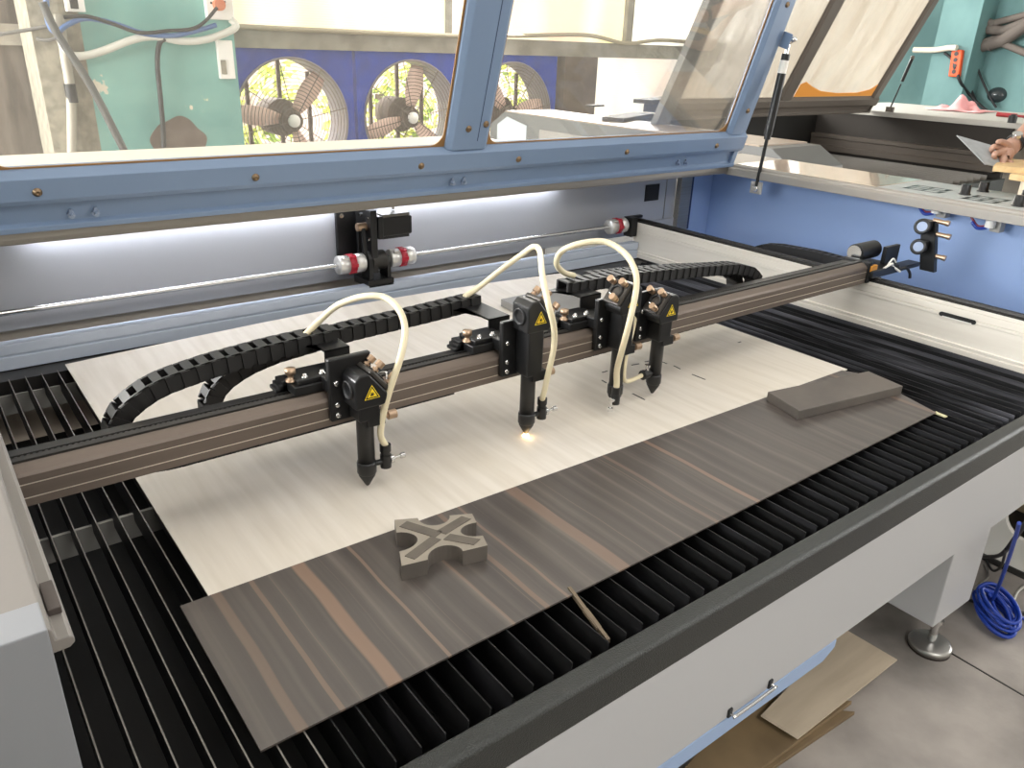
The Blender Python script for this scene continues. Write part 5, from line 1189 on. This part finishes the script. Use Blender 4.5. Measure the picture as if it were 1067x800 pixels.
rcable([(952, 52, .4), (975, 52, .4), (988, 50, .42), (997, 50, .43)], 0.03, mat('pipe_white', (214, 206, 190), 0.5), 'white conduit leading to the orange power strip')
rcable([(998, 78, .42), (1001, 86, .4), (1010, 98, .2), (1024, 112, .15), (1040, 122, .1)], 0.016, cable_black, 'black cable falling from the orange power strip')
rcable([(1005, 55, .2), (1003, 70, .15), (1008, 85, .12), (1018, 108, .1)], 0.014, cable_black, 'thin black cable on the teal wall beside the power strip')
rcable([(1013, 50, .1), (1020, 75, .08), (1030, 98, .08), (1038, 112, .08)], 0.012, cable_black, 'black cable hanging from the wall bracket')
rcable([(984, 55, .38), (992, 62, .38), (995, 72, .4)], 0.014, cable_black, 'short black cable looping to the power strip')

# ================================================================ OUTSIDE (seen through the fans)
random.seed(5)
leaf = [mat('leaf_yellow', (206, 214, 92), 0.6), mat('leaf_green', (150, 178, 84), 0.6), mat('leaf_pale', (222, 226, 150), 0.6)]
for i, (bx, by, bz, R_) in enumerate([(3.3, 9.6, 0.3, 0.9), (5.2, 9.6, 0.2, 0.95), (7.2, 9.8, 0.3, 0.95), (4.0, 12.0, 0.9, 0.5), (8.9, 10.0, 0.8, 0.8)]):
    m = M(); idx = []
    for k in range(900):
        v = Vector((random.gauss(0, 1), random.gauss(0, 1), random.gauss(0, 1))).normalized() * (R_ * random.uniform(0.55, 1.0))
        c = Vector((bx, by, bz)) + Vector((v.x, v.y * 0.7, v.z)); c.z = max(c.z, Zf + 0.05)
        a = Vector((random.uniform(-1, 1), random.uniform(-1, 1), random.uniform(-1, 1))).normalized(); b_ = a.orthogonal().normalized()
        l = random.uniform(0.05, 0.11); w = l * 0.45
        m.add([c - a * l, c + b_ * w, c + a * l, c - b_ * w], [(0, 1, 2, 3)]); idx.append(random.choice((0, 0, 1, 2)))
    t = thing('garden_bush', ['leafy yellow green bush outside behind the fan beside the pillar', 'leafy bush outside behind the middle fan', 'leafy bush outside behind the fan beside the brown post', 'taller leafy bush outside between two fans', 'far leafy bush outside beyond the brown post'][i], 'bush', (bx, by, Zf))
    fo = m.build('foliage', leaf, t); fo.data.polygons.foreach_set('material_index', idx)
    part(M().cyl((bx, by, Zf), (bx, by, bz), 0.05), 'stem', brownpost_m, t)
struct(M().box(-6, 14, 12.6, 12.7, Zf, 1.5).build('exterior_wall', mat('outside_wall', (226, 206, 196), 0.8)))

# ================================================================ LIGHT, CAMERA
wd_ = bpy.data.worlds.new('World'); S.world = wd_; wd_.use_nodes = True
bg = wd_.node_tree.nodes['Background']; bg.inputs[0].default_value = (0.93, 0.96, 1.0, 1); bg.inputs[1].default_value = 3.0
def area(name, loc, target, sx, sy, power, col=(1, 1, 1), shape='RECTANGLE'):
    l = bpy.data.lights.new(name, 'AREA'); l.shape = shape; l.size = sx; l.size_y = sy; l.energy = power; l.color = col
    o = bpy.data.objects.new(name, l); C.objects.link(o); o.location = loc
    d = Vector(target) - Vector(loc)
    if abs(d.x) + abs(d.y) > 1e-4: o.rotation_euler = d.to_track_quat('-Z', 'Y').to_euler()
    return o
area('daylight_windows', (5.2, YW - 0.15, 1.7), (2.0, 0.5, 0.2), 7.0, 1.5, 700, (1, 0.985, 0.96))
area('daylight_window_side', (-2.6, YW - 0.15, 1.7), (1.0, 1.5, 0.0), 5.0, 1.5, 1500, (1, 0.99, 0.98))
area('left_fill', (-5.8, 2.8, 1.2), (2.0, 1.7, 0.1), 6.0, 3.0, 950, (0.97, 0.98, 1.0))  # unseen area light, added to brighten faces turned to the left
for (x, y) in ((0.3, 2.6), (2.8, 3.4), (1.2, 0.6), (3.6, 0.4), (1.0, -2.0)):
    area('overhead_fill', (x, y, TOP - 0.06), (x, y, 0), 2.4, 1.2, 14 if y > -1 else 80, (1, 0.98, 0.96))  # soft overhead fill, added without fixtures; the front one lifts the skirt
area('right_fill', (8.6, -1.5, 1.0), (2.2, 0.8, -0.5), 3.0, 2.4, 260, (1, 0.98, 0.95))  # unseen area light, added to lift the floor under the machine
area('led_glow', (1.2, 2.474, 0.326), (1.2, 2.474, -1), 1.9, 0.012, 2.7, (0.92, 0.95, 1.0))
sun = bpy.data.lights.new('sun', 'SUN'); sun.energy = 7.0; sun.angle = 0.02; so = bpy.data.objects.new('sun', sun); C.objects.link(so)
so.rotation_euler = Vector((0.15, 0.45, -1)).to_track_quat('-Z', 'Y').to_euler(); so.location = (4, 10, 6)
pt = bpy.data.lights.new('spark_light', 'POINT'); pt.energy = 0.02; pt.color = (1, 0.7, 0.35); pt.shadow_soft_size = 0.01
po = bpy.data.objects.new('spark_light', pt); C.objects.link(po); po.location = (1.040, HY - 0.012, 0.012)

cam = bpy.data.cameras.new('Camera'); co = bpy.data.objects.new('Camera', cam); C.objects.link(co)
cam.sensor_fit = 'HORIZONTAL'; cam.sensor_width = 36.0; cam.lens = F / W * 36.0; cam.clip_start = 0.02; cam.clip_end = 200
rows = CAM_R
mw = Matrix(((rows[0][0], -rows[1][0], -rows[2][0], 0), (rows[0][1], -rows[1][1], -rows[2][1], 0), (rows[0][2], -rows[1][2], -rows[2][2], CH), (0, 0, 0, 1)))
co.matrix_world = mw
S.camera = co
# raise everything so that the floor is z = 0
for o in bpy.data.objects:
    if o.parent is None: o.location.z += FZ
S.view_settings.view_transform = 'Standard'; S.view_settings.look = 'None'; S.view_settings.gamma = 1.0
S.view_settings.use_curve_mapping = False; S.view_settings.exposure = 0.0
bpy.context.view_layer.update()
